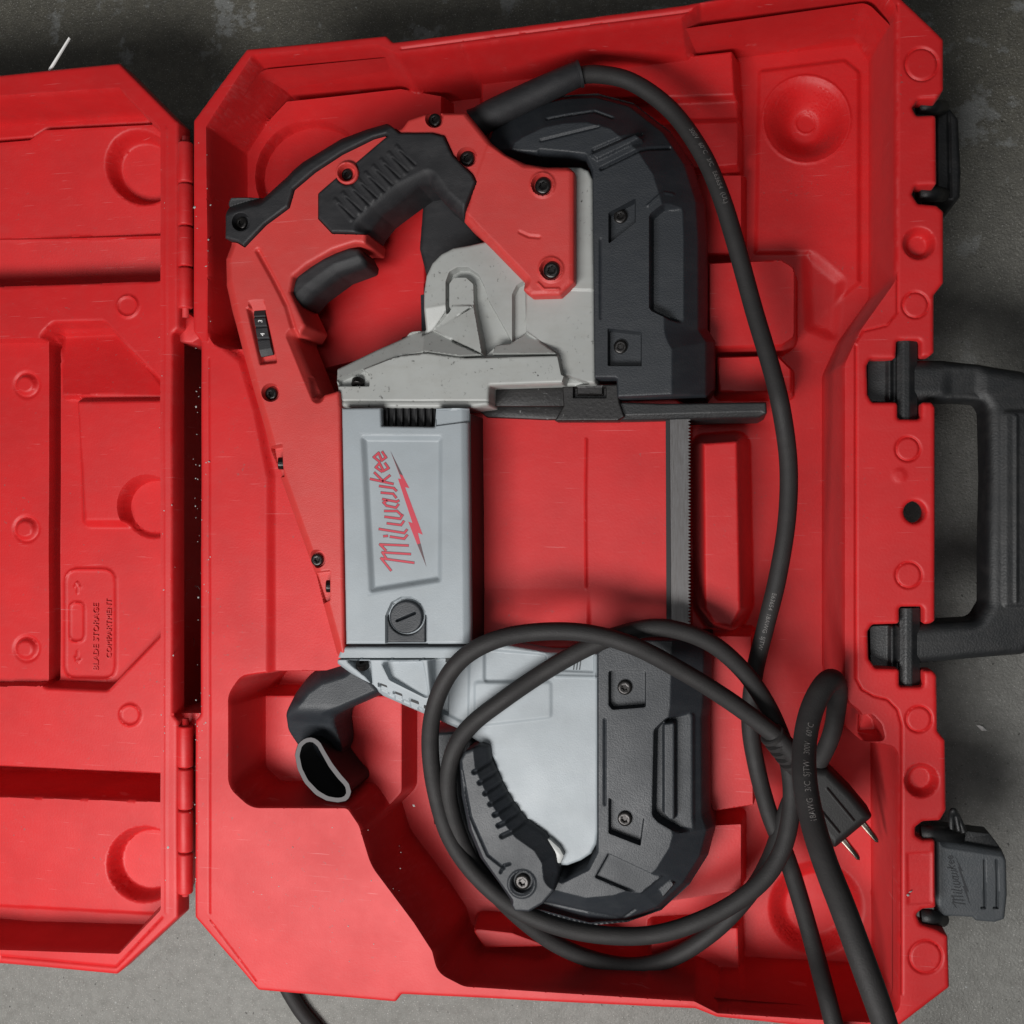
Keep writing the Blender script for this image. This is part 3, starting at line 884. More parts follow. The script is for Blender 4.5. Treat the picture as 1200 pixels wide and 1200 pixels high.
# ---- black motor body behind the D-handle
mb = Relief([(505, 212), (545, 250), (575, 290), (560, 330), (505, 350), (490, 290), (494, 240)], 0.088, 0.088, step=0.0008, r=4)
mb.edge(8, 0.004)
PAR(mb.build('motor_body', M_RUB, None, 0.055), saw)
PAR(plate('motor_body_side', [(492, 345), (512, 340), (512, 400), (470, 420), (470, 395), (493, 388)], 0.055, 0.09, M_BLK, None, 0.002), saw)

# ---- grey gear housing
G0 = 0.112
gh = [(394, 432), (440, 408), (468, 395), (480, 388), (495, 385), (495, 342), (498, 322), (505, 307), (516, 296), (530, 289), (548, 286), (575, 280), (620, 194), (680, 194), (689, 198), (694, 208), (697, 449), (575, 453), (574, 476), (549, 479), (399, 478), (398, 456)]
g = Relief(gh, G0 + 0.004, G0 + 0.002, step=0.0006, r=2)
TOP = G0 + 0.002; LOW = G0 - 0.003; BAND = G0 + 0.008
# lower band stands proud, facets fall away to the north
g.set([(380, 440), (470, 416), (498, 413), (545, 419), (655, 416), (668, 460), (574, 460), (574, 490), (380, 490)], BAND, 3, zr=BAND)
g.plane([(380, 432), (440, 404), (498, 384), (502, 414), (470, 418), (420, 438), (380, 460)], [(500, 385, LOW + 0.001), (500, 415, BAND), (400, 432, BAND - 0.004)], 2, zr=TOP)
g.plane([(496, 386), (506, 386), (566, 417), (540, 419), (497, 413)], [(506, 386, LOW), (500, 414, BAND), (560, 418, BAND)], 2, zr=TOP)
g.plane([(582, 404), (600, 402), (616, 389), (655, 416), (578, 416)], [(616, 389, LOW + 0.001), (655, 417, BAND), (578, 417, BAND)], 2, zr=TOP)
g.plane([(495, 362), (524, 356), (524, 362), (506, 386), (494, 392)], [(495, 362, TOP), (524, 358, TOP), (500, 388, LOW)], 3, zr=TOP)
# arch-shaped sink around a raised tongue
g.set([(523, 362), (523, 330), (527, 319), (536, 314), (548, 314), (560, 322), (567, 336), (572, 352), (600, 402), (582, 404), (568, 417), (530, 400)], LOW - 0.002, 2.5, zr=TOP, r=3)
g.set([(525, 362), (525, 332), (531, 324), (546, 324), (555, 332), (556, 362)], TOP - 0.001, 2.0, zr=TOP, r=4)
g.plane([(506, 386), (556, 359), (568, 417)], [(506, 386, LOW + 0.002), (556, 359, TOP + 0.001), (568, 417, BAND)], 1.5, zr=TOP)
g.plane([(523, 368), (530, 358), (556, 358), (520, 380), (506, 386)], [(523, 360, TOP - 0.001), (556, 358, TOP + 0.001), (506, 386, LOW + 0.002)], 1.5, zr=TOP)
# vertical groove beside the bracket
g.set([(601, 400), (601, 345), (606, 335), (614, 330), (616, 389)], LOW, 2.2, zr=TOP)
g.set([(616, 338), (700, 340), (700, 460), (660, 440), (655, 416), (616, 388)], TOP - 0.001, 2.5, zr=TOP)
g.set([(660, 452), (664, 440), (690, 449)], TOP - 0.009, 2, zr=TOP)
# screw bay lower left
g.set([(396, 445), (424, 433), (432, 438), (432, 452), (396, 452)], BAND - 0.006, 2.5, zr=BAND)
g.line([(399, 470), (574, 470)], 1.6, -0.0006, zr=BAND)
g.edge(4, 0.002)
PAR(g.build('gear_housing', M_GEAR, None, 0.07), saw)
o = screw(419, 452, BAND - 0.004, 8); o.rotation_euler = (math.radians(60), 0, 0)

# ---- motor cover with badge
MZ = 0.128
mc = Relief([(400, 478), (446, 477.5), (447, 499), (509, 500), (510, 478), (548, 478), (551, 755), (405, 755)], MZ, MZ, step=0.0005)
mc.set([(421, 508), (519, 509), (517.5, 682), (431, 698)], MZ - 0.0001, 1)
mc.add([(425, 513, 2), (515.5, 513.5, 2), (514.5, 679, 2), (435, 692, 2)], -0.0032, 8, zr=MZ)
mc.set([(452, 760), (452, 722), (459, 706), (470, 700), (482, 700), (493, 706), (500, 722), (500, 760)], MZ - 0.0030, 1.6, zr=MZ)
mc.set([(510, 479), (548, 479), (548, 494), (510, 499)], MZ - 0.002, 2, zr=MZ)
mc.slope([(548, 474), (551, 758)], 9, 0.003, 1.5)
mc.edge(3, 0.0016)
mcov = PAR(mc.build('motor_cover', M_GREY, None, MZ - 0.005), saw)
PAR(plate('motor_core', [(403, 482), (544, 482), (547, 752), (408, 752)], 0.07, MZ - 0.016, M_DARK, None, zr=MZ), saw)
PAR(plate('motor_core_side', [(540, 484), (549, 484), (551.5, 752), (543, 752)], 0.07, MZ - 0.0052, M_DARK, None, zr=MZ), saw)
# vent with fins
PAR(plate('vent_recess', [(444, 474), (510, 474), (510, 503), (444, 503)], 0.09, MZ - 0.012, M_DARK, None), saw)
for k in range(7):
    x = 452 + k * 8.6
    PAR(plate('vent_fin', [(x, 479), (x + 2.4, 479), (x + 2.4, 499), (x, 499)], MZ - 0.014, MZ - 0.0085, M_DARK, None, 0.0003), mcov)
# brush cap
bc = Relief([(453.5, 753), (453.5, 723), (460, 708), (470, 702), (481, 702), (492, 708), (498.5, 723), (498.5, 753)], MZ - 0.001, MZ - 0.001, step=0.0004)
bc.set(circle(475.5, 723, 21.5), MZ - 0.0035, 2, zr=MZ)
bc.edge(2, 0.0008)
bcs = PAR(bc.build('brush_cap_seat', M_BLK, None, 0.11), saw)
bd = Relief(circle(475.5, 723, 19.5), MZ + 0.0003, MZ + 0.0003, step=0.0004)
bd.line([(465, 727.5), (486, 718.5)], 1.8, -0.0024); bd.edge(3, 0.001)
PAR(bd.build('brush_cap', M_BLK, None, MZ - 0.004), bcs)
# printed name and bolt on the badge
fb = lambda u, v: (400 + u / 6.0, 480 + v / 6.0)
PZ = MZ - 0.0033 + 0.00008
V, F = stroke_mesh(3.3, fb, PZ); PAR(mesh_object('printed_lettering_outline', V, F, M_INKD, None, shade=False), mcov)  # dark printed outline under the red strokes
V, F = stroke_mesh(2.2, fb, PZ + 0.00006); PAR(mesh_object('printed_lettering', V, F, M_INKR, None, shade=False), mcov)
V, F = bolt_mesh(fb, PZ + 0.00003); PAR(mesh_object('printed_bolt', V, F, M_INKR, None, shade=False), mcov)
for tip in ([(345, 292), (432, 464), (408, 452)], [(598, 1105), (556, 940), (534, 948)]):
    PAR(mesh_object('printed_bolt_tip', [W(*fb(*p), PZ + 0.0001) for p in tip], [(0, 1, 2)], M_INKD, None, shade=False), mcov)

# ---- lower frame (grey wheel housing)
L0 = 0.112
lf = [(405, 756), (552, 756), (566, 751), (640, 765), (701, 766), (701, 975), (699, 990), (692, 1003), (680, 1011), (664, 1017), (640, 1016), (630, 990), (610, 960), (588, 925), (576, 890), (560, 872), (540, 859), (503, 843), (446, 818), (397, 777)]
q = Relief(lf, L0 + 0.003, L0, step=0.0006, r=2)
STRIP = L0 + 0.011
q.set([(395, 756), (552, 756), (566, 751), (548, 772), (540, 772), (505, 772), (395, 772)], STRIP, 2, zr=STRIP)
q.plane([(395, 771), (510, 771), (510, 840), (395, 780)], [(400, 772, STRIP - 0.001), (505, 772, STRIP - 0.001), (480, 828, STRIP - 0.010)], 2, zr=L0 + 0.003)
q.set([(450, 775), (497, 774), (502, 820), (458, 796)], L0 + 0.001, 3, zr=L0 + 0.004, r=4)
q.set([(411, 774), (436, 774), (436, 800), (430, 792)], L0 - 0.002, 3, zr=L0 + 0.004)
q.set([(507, 772), (525, 772), (525, 838), (507, 830)], L0 - 0.004, 3, zr=L0)
q.set([(525, 775), (550, 770), (548, 850), (525, 838)], L0 - 0.001, 4, zr=L0, r=5)
q.slope([(397, 777), (446, 818), (503, 843), (540, 859)], 5, 0.002)
for x, y in ((451, 806), (468, 816), (486, 825), (501, 833)):
    q.set([(x - 4.5, y - 7), (x + 4.5, y - 3.5), (x + 4.5, y + 8), (x - 4.5, y + 4)], L0 + 0.001, 2, zr=L0)
# moulded panels on the wheel plate
q.add([(566, 762), (640, 768), (632, 800), (566, 800)], -0.0015, 4, r=5)
pl = fillet([(645, 800, 4), (645, 842, 6), (575, 850, 2)])
q.add([(555, 800), (645, 800), (645, 842), (555, 852)], 0.0008, 5, r=5)
q.add([(652, 768), (695, 768), (695, 789), (652, 787)], -0.0010, 2.2)
q.line([(650, 793), (697, 794)], 2.4, 0.0008); q.line([(697, 768), (697, 795)], 2, 0.0006)
q.wavy(0.0001, 0.06).edge(4, 0.002)
PAR(q.build('lower_frame', M_GREY, None, 0.07), saw)
for x, y in ((451, 806), (468, 816), (486, 825), (501, 833)):
    PAR(plate('vent_slot', [(x - 4.5, y - 6), (x + 4.5, y - 2.5), (x + 4.5, y + 0.5), (x - 4.5, y - 3)], L0 - 0.008, L0 + 0.0022, M_DARK, None), saw)
for k, x in enumerate((673, 676.5, 680)):
    PAR(plate('stamped_mark', [(x, 772), (x + 1.2, 772), (x - 0.5, 785), (x - 1.7, 785)], L0 - 0.002, L0 - 0.0005, M_LATCH, None), saw)
o = screw(424, 776, L0 + 0.006, 8); o.rotation_euler = (math.radians(-50), 0, 0)
PAR(plate('frame_gap', [(522, 769), (548, 769), (548, 776), (522, 776)], L0 - 0.004, L0 + 0.001, M_DARK, None), saw)

# ---- black wheel guards
U0 = 0.113
out_u = [(566, 164), (572, 148), (598, 130), (630, 115), (662, 108), (700, 106), (742, 117), (785, 150), (812, 190), (826, 235), (829, 280), (829, 384), (838, 398), (838, 452)]
ug = out_u + [(828, 466), (727, 470), (726, 448), (697, 448), (695, 210), (690, 197), (670, 192), (640, 192), (612, 190), (590, 184)]
u = Relief(ug, 0.092, U0, step=0.0006, r=2)
P_ = [(x, y) for x, y in out_u]
u.slope(P_ + [(838, 466)], 48, 0.019, 1.0, zr=0.097)
u.slope(P_ + [(838, 466)], 11, 0.008, 1.2, zr=0.094)
u.slope([(697, 446), (695, 212), (688, 197), (640, 192)], 5, 0.004)
# facets along the rim
u.line([(640, 178), (706, 162)], 2.5, -0.0010); u.line([(709, 210), (760, 185), (785, 178)], 3, -0.0022)
u.set([(692, 182), (745, 158), (752, 163), (700, 188)], U0 + 0.002, 3, zr=U0)
u.line([(700, 189), (754, 166)], 3, -0.0015)
u.line([(646, 150), (700, 140), (720, 148)], 3, -0.0015)
u.set([(763, 252), (778, 240), (800, 240), (800, 376), (784, 372), (763, 362)], U0 - 0.0085, 4, zr=U0, r=5)
u.line([(762, 252), (780, 236), (790, 236)], 2.5, 0.0008)
u.set([(714, 250), (744, 234), (744, 260), (714, 284)], U0 - 0.006, 2.2, zr=U0)
u.set([(713, 386), (751, 390), (751, 428), (713, 428)], U0 - 0.006, 2.2, zr=U0)
u.line([(708, 290), (708, 380)], 2, -0.0008)
u.edge(3, 0.0015)
PAR(u.build('upper_wheel_guard', M_BLK, None, 0.055), saw)
screw(727, 253, U0 - 0.0040, 8); screw(727, 406, U0 - 0.0040, 8)

out_l = [(836, 752), (834, 828), (832, 840), (833, 952), (839, 971), (830, 1005), (808, 1040), (775, 1070), (735, 1084), (690, 1088), (640, 1075), (590, 1050), (545, 1010), (512, 962), (497, 905), (499, 858)]
lg = [(701, 762), (720, 745), (835, 745)] + out_l + [(542, 856), (562, 872), (578, 890), (590, 925), (612, 960), (642, 990), (650, 1012), (668, 1017), (692, 1004), (702, 985)]
u = Relief(lg, 0.092, U0, step=0.0006, r=2)
u.set([(490, 850), (580, 850), (600, 940), (655, 1018), (600, 1080), (540, 1040), (490, 920)], U0 - 0.016, 14, zr=0.1)
u.slope(out_l[:11], 46, 0.019, 1.0, zr=0.097)
u.slope(out_l, 11, 0.008, 1.2, zr=0.094)
u.slope([(701, 762), (701, 985), (692, 1003), (664, 1017)], 5, 0.003)
u.set([(768, 856), (782, 843), (812, 838), (812, 978), (796, 976), (772, 962), (766, 955)], U0 - 0.009, 5, zr=U0, r=6)
u.set([(777, 848), (791, 846), (791, 962), (784, 962), (777, 954)], U0 - 0.001, 3, zr=U0, r=3)
u.set([(714, 787), (756, 787), (756, 828), (718, 831), (714, 826)], U0 - 0.006, 2.5, zr=U0, r=2)
u.set([(714, 936), (754, 960), (750, 990), (714, 976)], U0 - 0.006, 2.5, zr=U0)
u.line([(713, 836), (713, 932)], 2.4, -0.001)
# diagonal sink at the corner
u.set([(713, 1001), (775, 1030), (750, 1050), (698, 1028)], U0 - 0.003, 3, zr=U0)
u.set([(771, 1044), (786, 1035), (790, 1040), (776, 1056)], U0 - 0.009, 2.5, zr=U0 - 0.004)
u.line([(640, 1050), (690, 1060), (730, 1072), (745, 1060)], 3, -0.0012)
u.edge(3, 0.0015)
PAR(u.build('lower_wheel_guard', M_BLK, None, 0.055), saw)
screw(732, 806, U0 - 0.0040, 8.5); screw(732, 960, U0 - 0.0040, 8.5)

# ---- blade guide, shoe and blade
PAR(plate('guide_bar', [(573, 454), (662, 452), (662, 476), (575, 476)], 0.07, 0.100, M_OILY, None, 0.001), saw)
PAR(plate('guide_rail', [(556, 478), (575, 474), (664, 474), (664, 492), (640, 492), (570, 489)], 0.05, 0.092, M_OILY, None, 0.002), saw)
gb = Relief([(659, 452), (724, 450), (726, 471), (732, 488), (724, 493), (650, 493), (660, 476)], 0.103, 0.103, step=0.0005)
gb.set([(672, 454), (710, 454), (710, 466), (672, 466)], 0.0985, 2, zr=0.103).set([(676, 453), (706, 452), (706, 462), (676, 462)], 0.102, 1.6, zr=0.103)
gb.edge(2, 0.001)
PAR(gb.build('guide_block', M_OILY, None, 0.06), saw)
sh = Relief([(720, 471), (776, 473), (898, 471), (899, 484), (890, 489), (740, 493), (720, 493)], 0.100, 0.100, step=0.0005, r=2)
sh.slope([(720, 494), (740, 494), (890, 490)], 8, 0.003).edge(2, 0.001)
PAR(sh.build('work_shoe', M_CHANDLE, None, 0.055), saw)
teeth = []
n = 66
for k in range(n):
    y = 486 + (748 - 486) * k / n
    teeth += [(806.0, y), (809.6, y + (748 - 486) / n * 0.55)]
blade_pts = [(785, 486)] + teeth + [(806, 748), (787, 748)]
P = np.array([W2(x, y, 0.097) for x, y in blade_pts]); nP = len(P)
V = [(x, y, 0.0970) for x, y in P] + [(x, y, 0.0960) for x, y in P]
PAR(mesh_object('blade', V, [tuple(range(nP)), tuple(range(2 * nP - 1, nP - 1, -1))] + [(k, nP + k, nP + (k + 1) % nP, (k + 1) % nP) for k in range(nP)], M_STEEL, None, shade=False), saw)
PAR(plate('blade_side_shade', [(780, 487), (784.6, 487), (786.6, 745), (781, 745)], 0.086, 0.0955, M_DARK, None), saw)  # dark strip that paints the side shade along the blade's left edge

# ---- tension lever
T0 = 0.126
lev = [(538, 893), (546, 879), (562, 873), (571, 876), (573, 893), (580, 908), (588, 925), (597, 941), (614, 964), (638, 981), (650, 1000), (655, 1022), (651, 1042), (638, 1057), (621, 1067), (604, 1066), (596, 1052), (584, 1034), (562, 1005), (548, 972), (540, 932)]
v = Relief(lev, T0 - 0.004, T0, step=0.0005, r=4)
v.slope([(573, 876), (575, 895), (590, 928), (600, 945), (616, 966), (640, 983), (653, 1004), (655, 1024)], 17, 0.010, 0.9)
v.slope([(537, 893), (540, 932), (548, 972), (562, 1006), (596, 1054)], 7, 0.004)
for k in range(7):
    t = k / 6.0
    x = 556 + 30 * t + 4 * math.sin(t * 2.5); y = 901 + 75 * t
    v.line([(x + 1, y + 2), (x + 26, y - 10)], 3.6, -0.0026)
v.line([(543, 902), (553, 955), (573, 1000), (592, 1015)], 2.2, -0.0012)
v.line([(588, 1020), (592, 1012), (599, 1010)], 2.2, -0.0016)
v.add(circle(615, 1035, 34), 0.0, 3)
v.ring(613, 1033, 15, 3, 0.0008)
v.set(circle(612, 1034, 12), T0 - 0.0035, 2.5, zr=T0)
v.edge(4, 0.0024)
PAR(v.build('tension_lever', M_BLK, None, 0.10), saw)
screw(612, 1034, T0 - 0.0012, 9)
wsh = [(615, 979), (630, 978), (645, 984), (656, 994), (661, 1003), (657, 1012), (652, 1012), (648, 1000), (638, 988)]
PAR(plate('lever_washer', wsh, 0.11, 0.1165, M_CLEAR, None, 0.001), saw)

# ---- front pommel handle: curved rubber horn cut open at its end
ring_top = [(346, 884), (350, 871), (358, 865), (367, 864), (375, 869), (381, 880), (390, 895), (400, 908), (409, 918), (412, 929), (407, 938), (396, 940), (383, 938), (370, 931), (357, 917), (349, 901)]
def loop_pts(px_list, z, n=48):
    P = np.array(fillet([(x, y, 5) for x, y in px_list], 5), float)
    L = np.concatenate([[0], np.cumsum(np.linalg.norm(np.roll(P, -1, 0) - P, axis=1))])
    Pc = np.concatenate([P, P[:1]])
    s_ = np.linspace(0, L[-1], n, endpoint=False)
    Q = np.stack([np.interp(s_, L, Pc[:, 0]), np.interp(s_, L, Pc[:, 1])], -1)
    return Q
RT = loop_pts(ring_top, 0.1)
cen = RT.mean(0)
def ringw(scale, dx, dy, z):
    Q = cen + (RT - cen) * scale
    return [W(x + dx, y + dy, z) for x, y in Q]
nR = len(RT)
hz = 0.112
levels = [ringw(0.90, 4, -2, hz - 0.055), ringw(0.99, 1, 0, hz - 0.03), ringw(1.02, 0, 0, hz - 0.004), ringw(1.0, 0, 0, hz - 0.0006), ringw(0.97, 0, 0, hz)]
V = [p for L_ in levels for p in L_]; F = []
for k in range(len(levels) - 1):
    for i in range(nR):
        j = (i + 1) % nR; F.append((k * nR + i, k * nR + j, (k + 1) * nR + j, (k + 1) * nR + i))
PAR(mesh_object('front_handle_horn', V, F, M_RUB, None, sharp=60), saw)
inn = loop_pts([(351, 885), (354, 874), (360, 869.5), (366, 869), (372, 874), (377, 883), (386, 899), (396, 912), (404.5, 921), (406.5, 929), (403, 934), (395, 935), (384, 933), (373, 926.5), (361, 914), (354, 900)], hz)
A_ = [W(x, y, hz) for x, y in RT]; B_ = [W(x, y, hz) for x, y in inn]
# match start by nearest
k0 = int(np.argmin(np.linalg.norm(np.array(B_) - A_[0], axis=1))); B_ = B_[k0:] + B_[:k0]
A2 = [np.array(p) * [1, 1, 1] for p in A_]
V = A2 + B_ + [np.array(p) - [0, 0, 0.045] for p in B_]
F = [(i, (i + 1) % nR, nR + (i + 1) % nR, nR + i) for i in range(nR)]
for v_ in range(nR): V[v_] = V[v_] + np.array([0, 0, 0.0004]); V[nR + v_] = V[nR + v_] + np.array([0, 0, 0.0003])
PAR(mesh_object('cut_edge', V[:2 * nR], F, M_RING, None, shade=False), saw)
F = [(i, (i + 1) % nR, nR + (i + 1) % nR, nR + i) for i in range(nR)] + [tuple(range(nR, 2 * nR))]
PAR(mesh_object('horn_bore', V[nR:], F, M_DARK, None), saw)
fh = Relief([(404, 770), (378, 778), (358, 792), (343, 812), (334, 836), (331, 858), (336, 880), (347, 905), (380, 905), (392, 880), (388, 852), (392, 838), (420, 826), (452, 812), (440, 796)], 0.106, 0.113, step=0.0006, r=30)
fh.slope([(404, 770), (378, 778), (358, 792), (343, 812), (334, 836), (331, 858), (336, 880)], 24, 0.014, 1.5, zr=0.098)
fh.slope([(452, 814), (420, 828), (392, 840), (388, 856), (392, 880)], 12, 0.010, 1.6, zr=0.098)
fh.plane([(325, 830), (400, 835), (400, 915), (325, 915)], [(350, 828, 0.112), (390, 828, 0.112), (370, 900, 0.076)], 34, zr=0.104)
fh.edge(6, 0.004)
PAR(fh.build('front_handle', M_BLK, None, 0.068), saw)

# ------------------------------------------------------------------ mains cord, strain relief and plug (fixed to the saw)
CR = 0.0056
A = [(676, 89, .100), (700, 87, .098), (740, 96, .095), (785, 128, .097), (820, 175, .102), (843, 225, .106), (862, 285, .106), (884, 365, .107), (904, 432, .111), (916, 482, .112), (924, 545, .100),
     (922, 610, .094), (911, 678, .090), (897, 735, .086), (884, 790, .082), (879, 845, .080), (887, 900, .078), (902, 955, .076), (922, 1005, .078), (938, 1055, .085), (955, 1115, .098), (972, 1180, .120), (985, 1235, .121), (992, 1300, .080), (960, 1350, .020), (880, 1365, .0060),
     (700, 1350, .0060), (500, 1320, .0060), (415, 1262, .0060), (375, 1212, .0060), (348, 1178, .0060), (332, 1140, .0060), (360, 1112, .0060), (480, 1116, .0060), (700, 1128, .0060), (900, 1146, .0060), (1000, 1190, .0060), (1060, 1290, .015), (1085, 1370, .070), (1075, 1350, .160), (1054, 1262, .215)]
B = [(1036, 1198, .222), (1012, 1130, .216), (988, 1065, .206), (966, 1008, .194), (951, 958, .180), (943, 912, .168), (943, 872, .156), (950, 836, .147), (962, 809, .140), (974, 797, .132), (980, 806, .122), (980, 832, .113), (974, 862, .104), (960, 892, .094), (942, 916, .086), (926, 940, .080), (915, 972, .078), (900, 1012, .079),
     (876, 1050, .079), (838, 1090, .077), (790, 1121, .075), (745, 1132, .074), (700, 1126, .076), (655, 1108, .082), (615, 1080, .092), (580, 1046, .102), (552, 1010, .108), (534, 968, .114), (525, 925, .118), (530, 885, .121), (550, 852, .1215), (590, 820, .1205), (640, 786, .119), (690, 758, .1195), (735, 741, .119), (780, 736, .118), (830, 752, .113),
     (868, 783, .106), (895, 820, .101), (915, 862, .098), (926, 905, .097), (927, 950, .098), (915, 1000, .099), (885, 1040, .101), (830, 1075, .103), (760, 1096, .104), (680, 1092, .107), (612, 1069, .110), (562, 1030, .112), (528, 983, .115), (510, 925, .119), (504, 868, .124), (511, 822, .130), (532, 782, .136), (566, 756, .138), (615, 742, .136), (680, 741, .133), (740, 756, .131), (800, 787, .126), (850, 818, .119), (890, 847, .116), (915, 868, .114), (932, 888, .110)]
PATH = pxpath(A + B, 8)
nA, nP_ = len(A) * 8, len(PATH)
kk = np.arange(nP_)
RAD = CR * (1 + 0.012 * np.sin(kk * 0.37) * np.sin(kk * 0.113))
RAD *= 1 + 0.20 * smooth((kk - nA + 20) / 30.0) * smooth((nA + 92 - kk) / 16.0)
PAR(tube('power_cord', PATH, RAD, M_CORD, None, 16), saw)

# strain relief sleeve at the saw
sr = pxpath([(556, 146, .100), (580, 132, .101), (620, 113, .101), (650, 99, .101), (672, 89, .100), (681, 86, .0995)], 6)
rr = np.interp(np.linspace(0, 1, len(sr)), [0, 0.06, 0.5, 0.9, 0.93, 1.0], [0.0105, 0.0095, 0.0088, 0.0080, 0.0087, 0.0087])
PAR(tube('strain_relief', sr, rr, M_RUB, None, 20, sharp=45), saw)

# printing on the jacket
Ls = np.concatenate([[0], np.cumsum(np.linalg.norm(np.diff(PATH, axis=0), axis=1))])
T_, N_, B_f = frames(PATH)
def at_len(s):
    i = np.clip(np.searchsorted(Ls, s) - 1, 0, len(Ls) - 2)
    t = (s - Ls[i]) / (Ls[i + 1] - Ls[i] + 1e-12)
    mix = lambda Q: Q[i] * (1 - t)[:, None] + Q[i + 1] * t[:, None]
    return mix(PATH), mix(N_), mix(B_f)
def near_len(px, py, z, lo=0.0, hi=1e9):
    d = np.linalg.norm(PATH - W(px, py, z), axis=1); d[(Ls < lo) | (Ls > hi)] = 9
    return Ls[int(np.argmin(d))]
def cord_text(txt, s0, size, phi0, flip=False):
    V, F = text_mesh(txt, size)
    V = V.copy()
    if flip: V[:, 0] = -V[:, 0]; V[:, 1] = -V[:, 1]
    C_, n_, b_ = at_len(s0 + V[:, 0])
    a = math.radians(90) + phi0 + (V[:, 1] - (0 if flip else 0)) / CR
    rad_ = np.interp(s0 + V[:, 0], Ls, RAD)[:, None] + 0.00012
    Q = C_ + rad_ * (np.cos(a)[:, None] * n_ + np.sin(a)[:, None] * b_)
    PAR(mesh_object('cord_printing', Q, F, M_CTXT, None, shade=False), saw)
cord_text('300V   60°C   3/C   E63654  (UL)', near_len(808, 155, .1), 0.0040, 0.0)
cord_text('E63654  18AWG  SJTW', near_len(908, 690, .09, 0.2, 0.6), 0.0038, -0.25)
sB = near_len(951, 955, .18)
cord_text('18AWG   3/C  SJTW   300V   60°C', sB - 0.005, 0.0040, -0.35)

# moulded plug
pd = np.array([68.0, 82.0]); pd /= np.linalg.norm(pd); pn = np.array([-pd[1], pd[0]])
def ppx(c, a, b_): q = np.array(c) + pd * a + pn * b_; return (float(q[0]), float(q[1]))
c0 = (905, 861)
plug_pts = [ppx(c0, 40, -9), ppx(c0, 56, -12), ppx(c0, 72, -26), ppx(c0, 112, -30), ppx(c0, 150, -30), ppx(c0, 150, 30), ppx(c0, 112, 30), ppx(c0, 72, 26), ppx(c0, 56, 12), ppx(c0, 40, 9)]
plug = Relief(plug_pts, 0.098, 0.101, step=0.0005, r=5)
plug.edge(10, 0.006)
plug.line([ppx(c0, 88, -10), ppx(c0, 136, -10)], 1.6, 0.0010); plug.line([ppx(c0, 88, 12), ppx(c0, 136, 12)], 1.6, 0.0010)
pl_o = PAR(plug.build('plug', M_PLUG, None, 0.078), saw)
n = 60; tt = np.linspace(0, 1, n)
ca, cb = W(*ppx(c0, -2, 0), 0.1150), W(*ppx(c0, 48, 0), 0.100)
Cc = np.array([ca + (cb - ca) * t for t in tt])
rc = 0.0066 + 0.0012 * np.sign(np.sin(tt * 2 * math.pi * 5.5)) * (tt < 0.86) + 0.001 * tt
PAR(tube('cord_guard', Cc, rc, M_CORD, None, 18, sharp=50), pl_o)
for off, lng in ((-15, 26), (15, 28)):
    q = [ppx(c0, 148, off - 3.2), ppx(c0, 148 + lng, off - 2.4), ppx(c0, 148 + lng + 3, off), ppx(c0, 148 + lng, off + 2.4), ppx(c0, 148, off + 3.2)]
    PAR(plate('prong', q, 0.084, 0.0925, M_BRASS, None, 0.0004), pl_o)
# ------------------------------------------------------------------ small things on the concrete and crumbs of swarf
p0, p1 = W(57, 83, 0.104), W(81, 44, 0.112)
dv = (p1 - p0) / np.linalg.norm(p1 - p0); nv = np.array([-dv[1], dv[0], 0]) * 0.0010
V = [p0 - nv, p1 - nv * 0.6, p1 + nv * 0.6, p0 + nv]; V = V + [v + np.array([0, 0, -0.0012]) for v in V]
st = mesh_object('white_strip', V, [(0, 1, 2, 3), (7, 6, 5, 4), (0, 4, 5, 1), (1, 5, 6, 2), (2, 6, 7, 3), (3, 7, 4, 0)], M_WHT, None, shade=False)
st['label'] = 'thin white plastic strip sticking out past the upper edge of the lid'; st['category'] = 'strip'
c_ = W(1150, 853, 0.0)
V = [c_ + np.array(v) * 0.8 for v in ((-.004, .002, 0), (.001, .0015, .0022), (.0045, -.002, .0006), (.0005, -.0025, .0), (-.002, .0025, .0012), (.001, -.0005, .0030))]
cp = mesh_object('stone_chip', V, [(0, 5, 4), (4, 5, 1), (1, 5, 2), (2, 5, 3), (3, 5, 0)], M_WHT, None, shade=False)
cp['label'] = 'small pale stone chip on the concrete right of the case'; cp['category'] = 'chip'

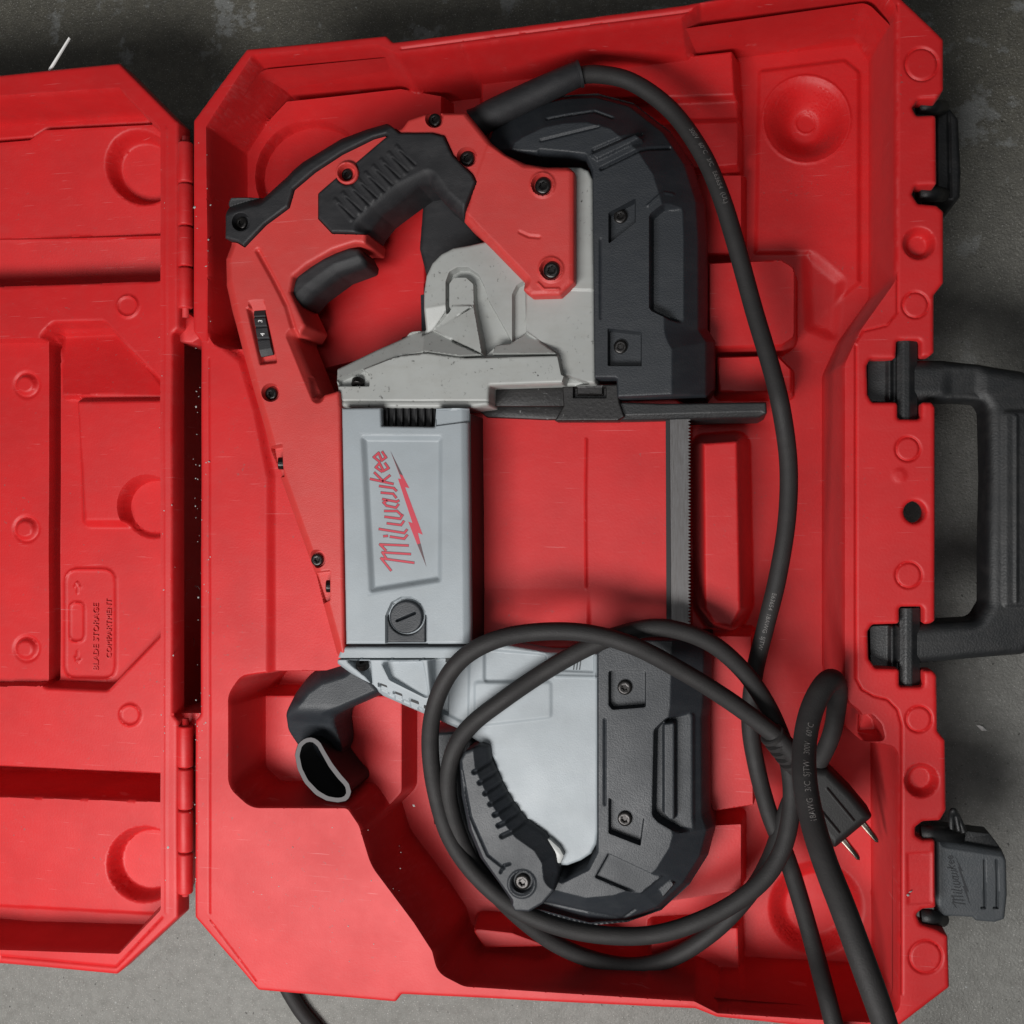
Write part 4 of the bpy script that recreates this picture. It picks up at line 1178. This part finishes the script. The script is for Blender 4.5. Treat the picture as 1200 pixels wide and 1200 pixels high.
V = []; F = []
def flake(p, s):
    k = len(V); a = rng.uniform(0, 6.28); e = rng.uniform(0.3, 1.0)
    for j in range(4):
        t = a + j * math.pi / 2
        V.append(p + np.array([math.cos(t) * s * (e if j % 2 else 1), math.sin(t) * s * (e if j % 2 else 1), s * 0.25 * rng.uniform(0.2, 1)]))
    V.append(p + np.array([0, 0, s * 0.5])); F.extend([(k, k + 1, k + 4), (k + 1, k + 2, k + 4), (k + 2, k + 3, k + 4), (k + 3, k, k + 4)])
for _ in range(150):
    y = rng.uniform(160, 1075); side = rng.integers(0, 3)
    x = [rng.normal(231.5, 2.0), rng.normal(243, 2.2), rng.normal(195, 4)][side]
    flake(W(x, y, R - 0.0002), rng.uniform(0.0003, 0.0008))
for _ in range(70):
    flake(W(rng.normal(234, 4), rng.normal(950, 60), R - 0.0002), rng.uniform(0.0003, 0.0007))
for _ in range(60):
    flake(W(rng.uniform(250, 480), rng.uniform(960, 1130), R), rng.uniform(0.0002, 0.0005))
for x, y, s in ((485, 944, .0012), (228, 243, .0012), (242, 312, .0014), (343, 993, .0007), (190, 484, .0012), (191, 500, .001), (245, 541, .0012), (197, 993, .0011), (1067, 1045, .0014), (1064, 1049, .001)):
    flake(W(x, y, R if x != 485 else 0.085), s)
for _ in range(160):
    x, y = rng.uniform(-100, 1250), rng.choice([rng.uniform(-60, 40), rng.uniform(1150, 1250), rng.uniform(200, 1200)])
    flake(W(x, y, 0.0), rng.uniform(0.0004, 0.0011))
# fine steel curls in the gap at the hinge
for k in range(9):
    x, y = rng.uniform(214, 232), rng.uniform(655, 770)
    a = rng.uniform(0, 6.28); L = rng.uniform(4, 10)
    z = 0.060
    C_ = pxpath([(x, y, z), (x + L * 0.5 * math.cos(a) + 1, y + L * 0.5 * math.sin(a), z + 0.002), (x + L * math.cos(a), y + L * math.sin(a) + 2, z + 0.001)], 5)
    for m_ in range(len(C_) - 1):
        k_ = len(V); w_ = np.array([0.00016, 0.0001, 0])
        V.extend([C_[m_] - w_, C_[m_ + 1] - w_, C_[m_ + 1] + w_ + np.array([0, 0, .0001]), C_[m_] + w_ + np.array([0, 0, .0001])]); F.append((k_, k_ + 1, k_ + 2, k_ + 3))
fo = mesh_object('swarf_crumbs', V, F, M_CLEAR, None, shade=False)
fo['kind'] = 'stuff'; fo['label'] = 'pale swarf crumbs scattered over the hinge edge and floor'
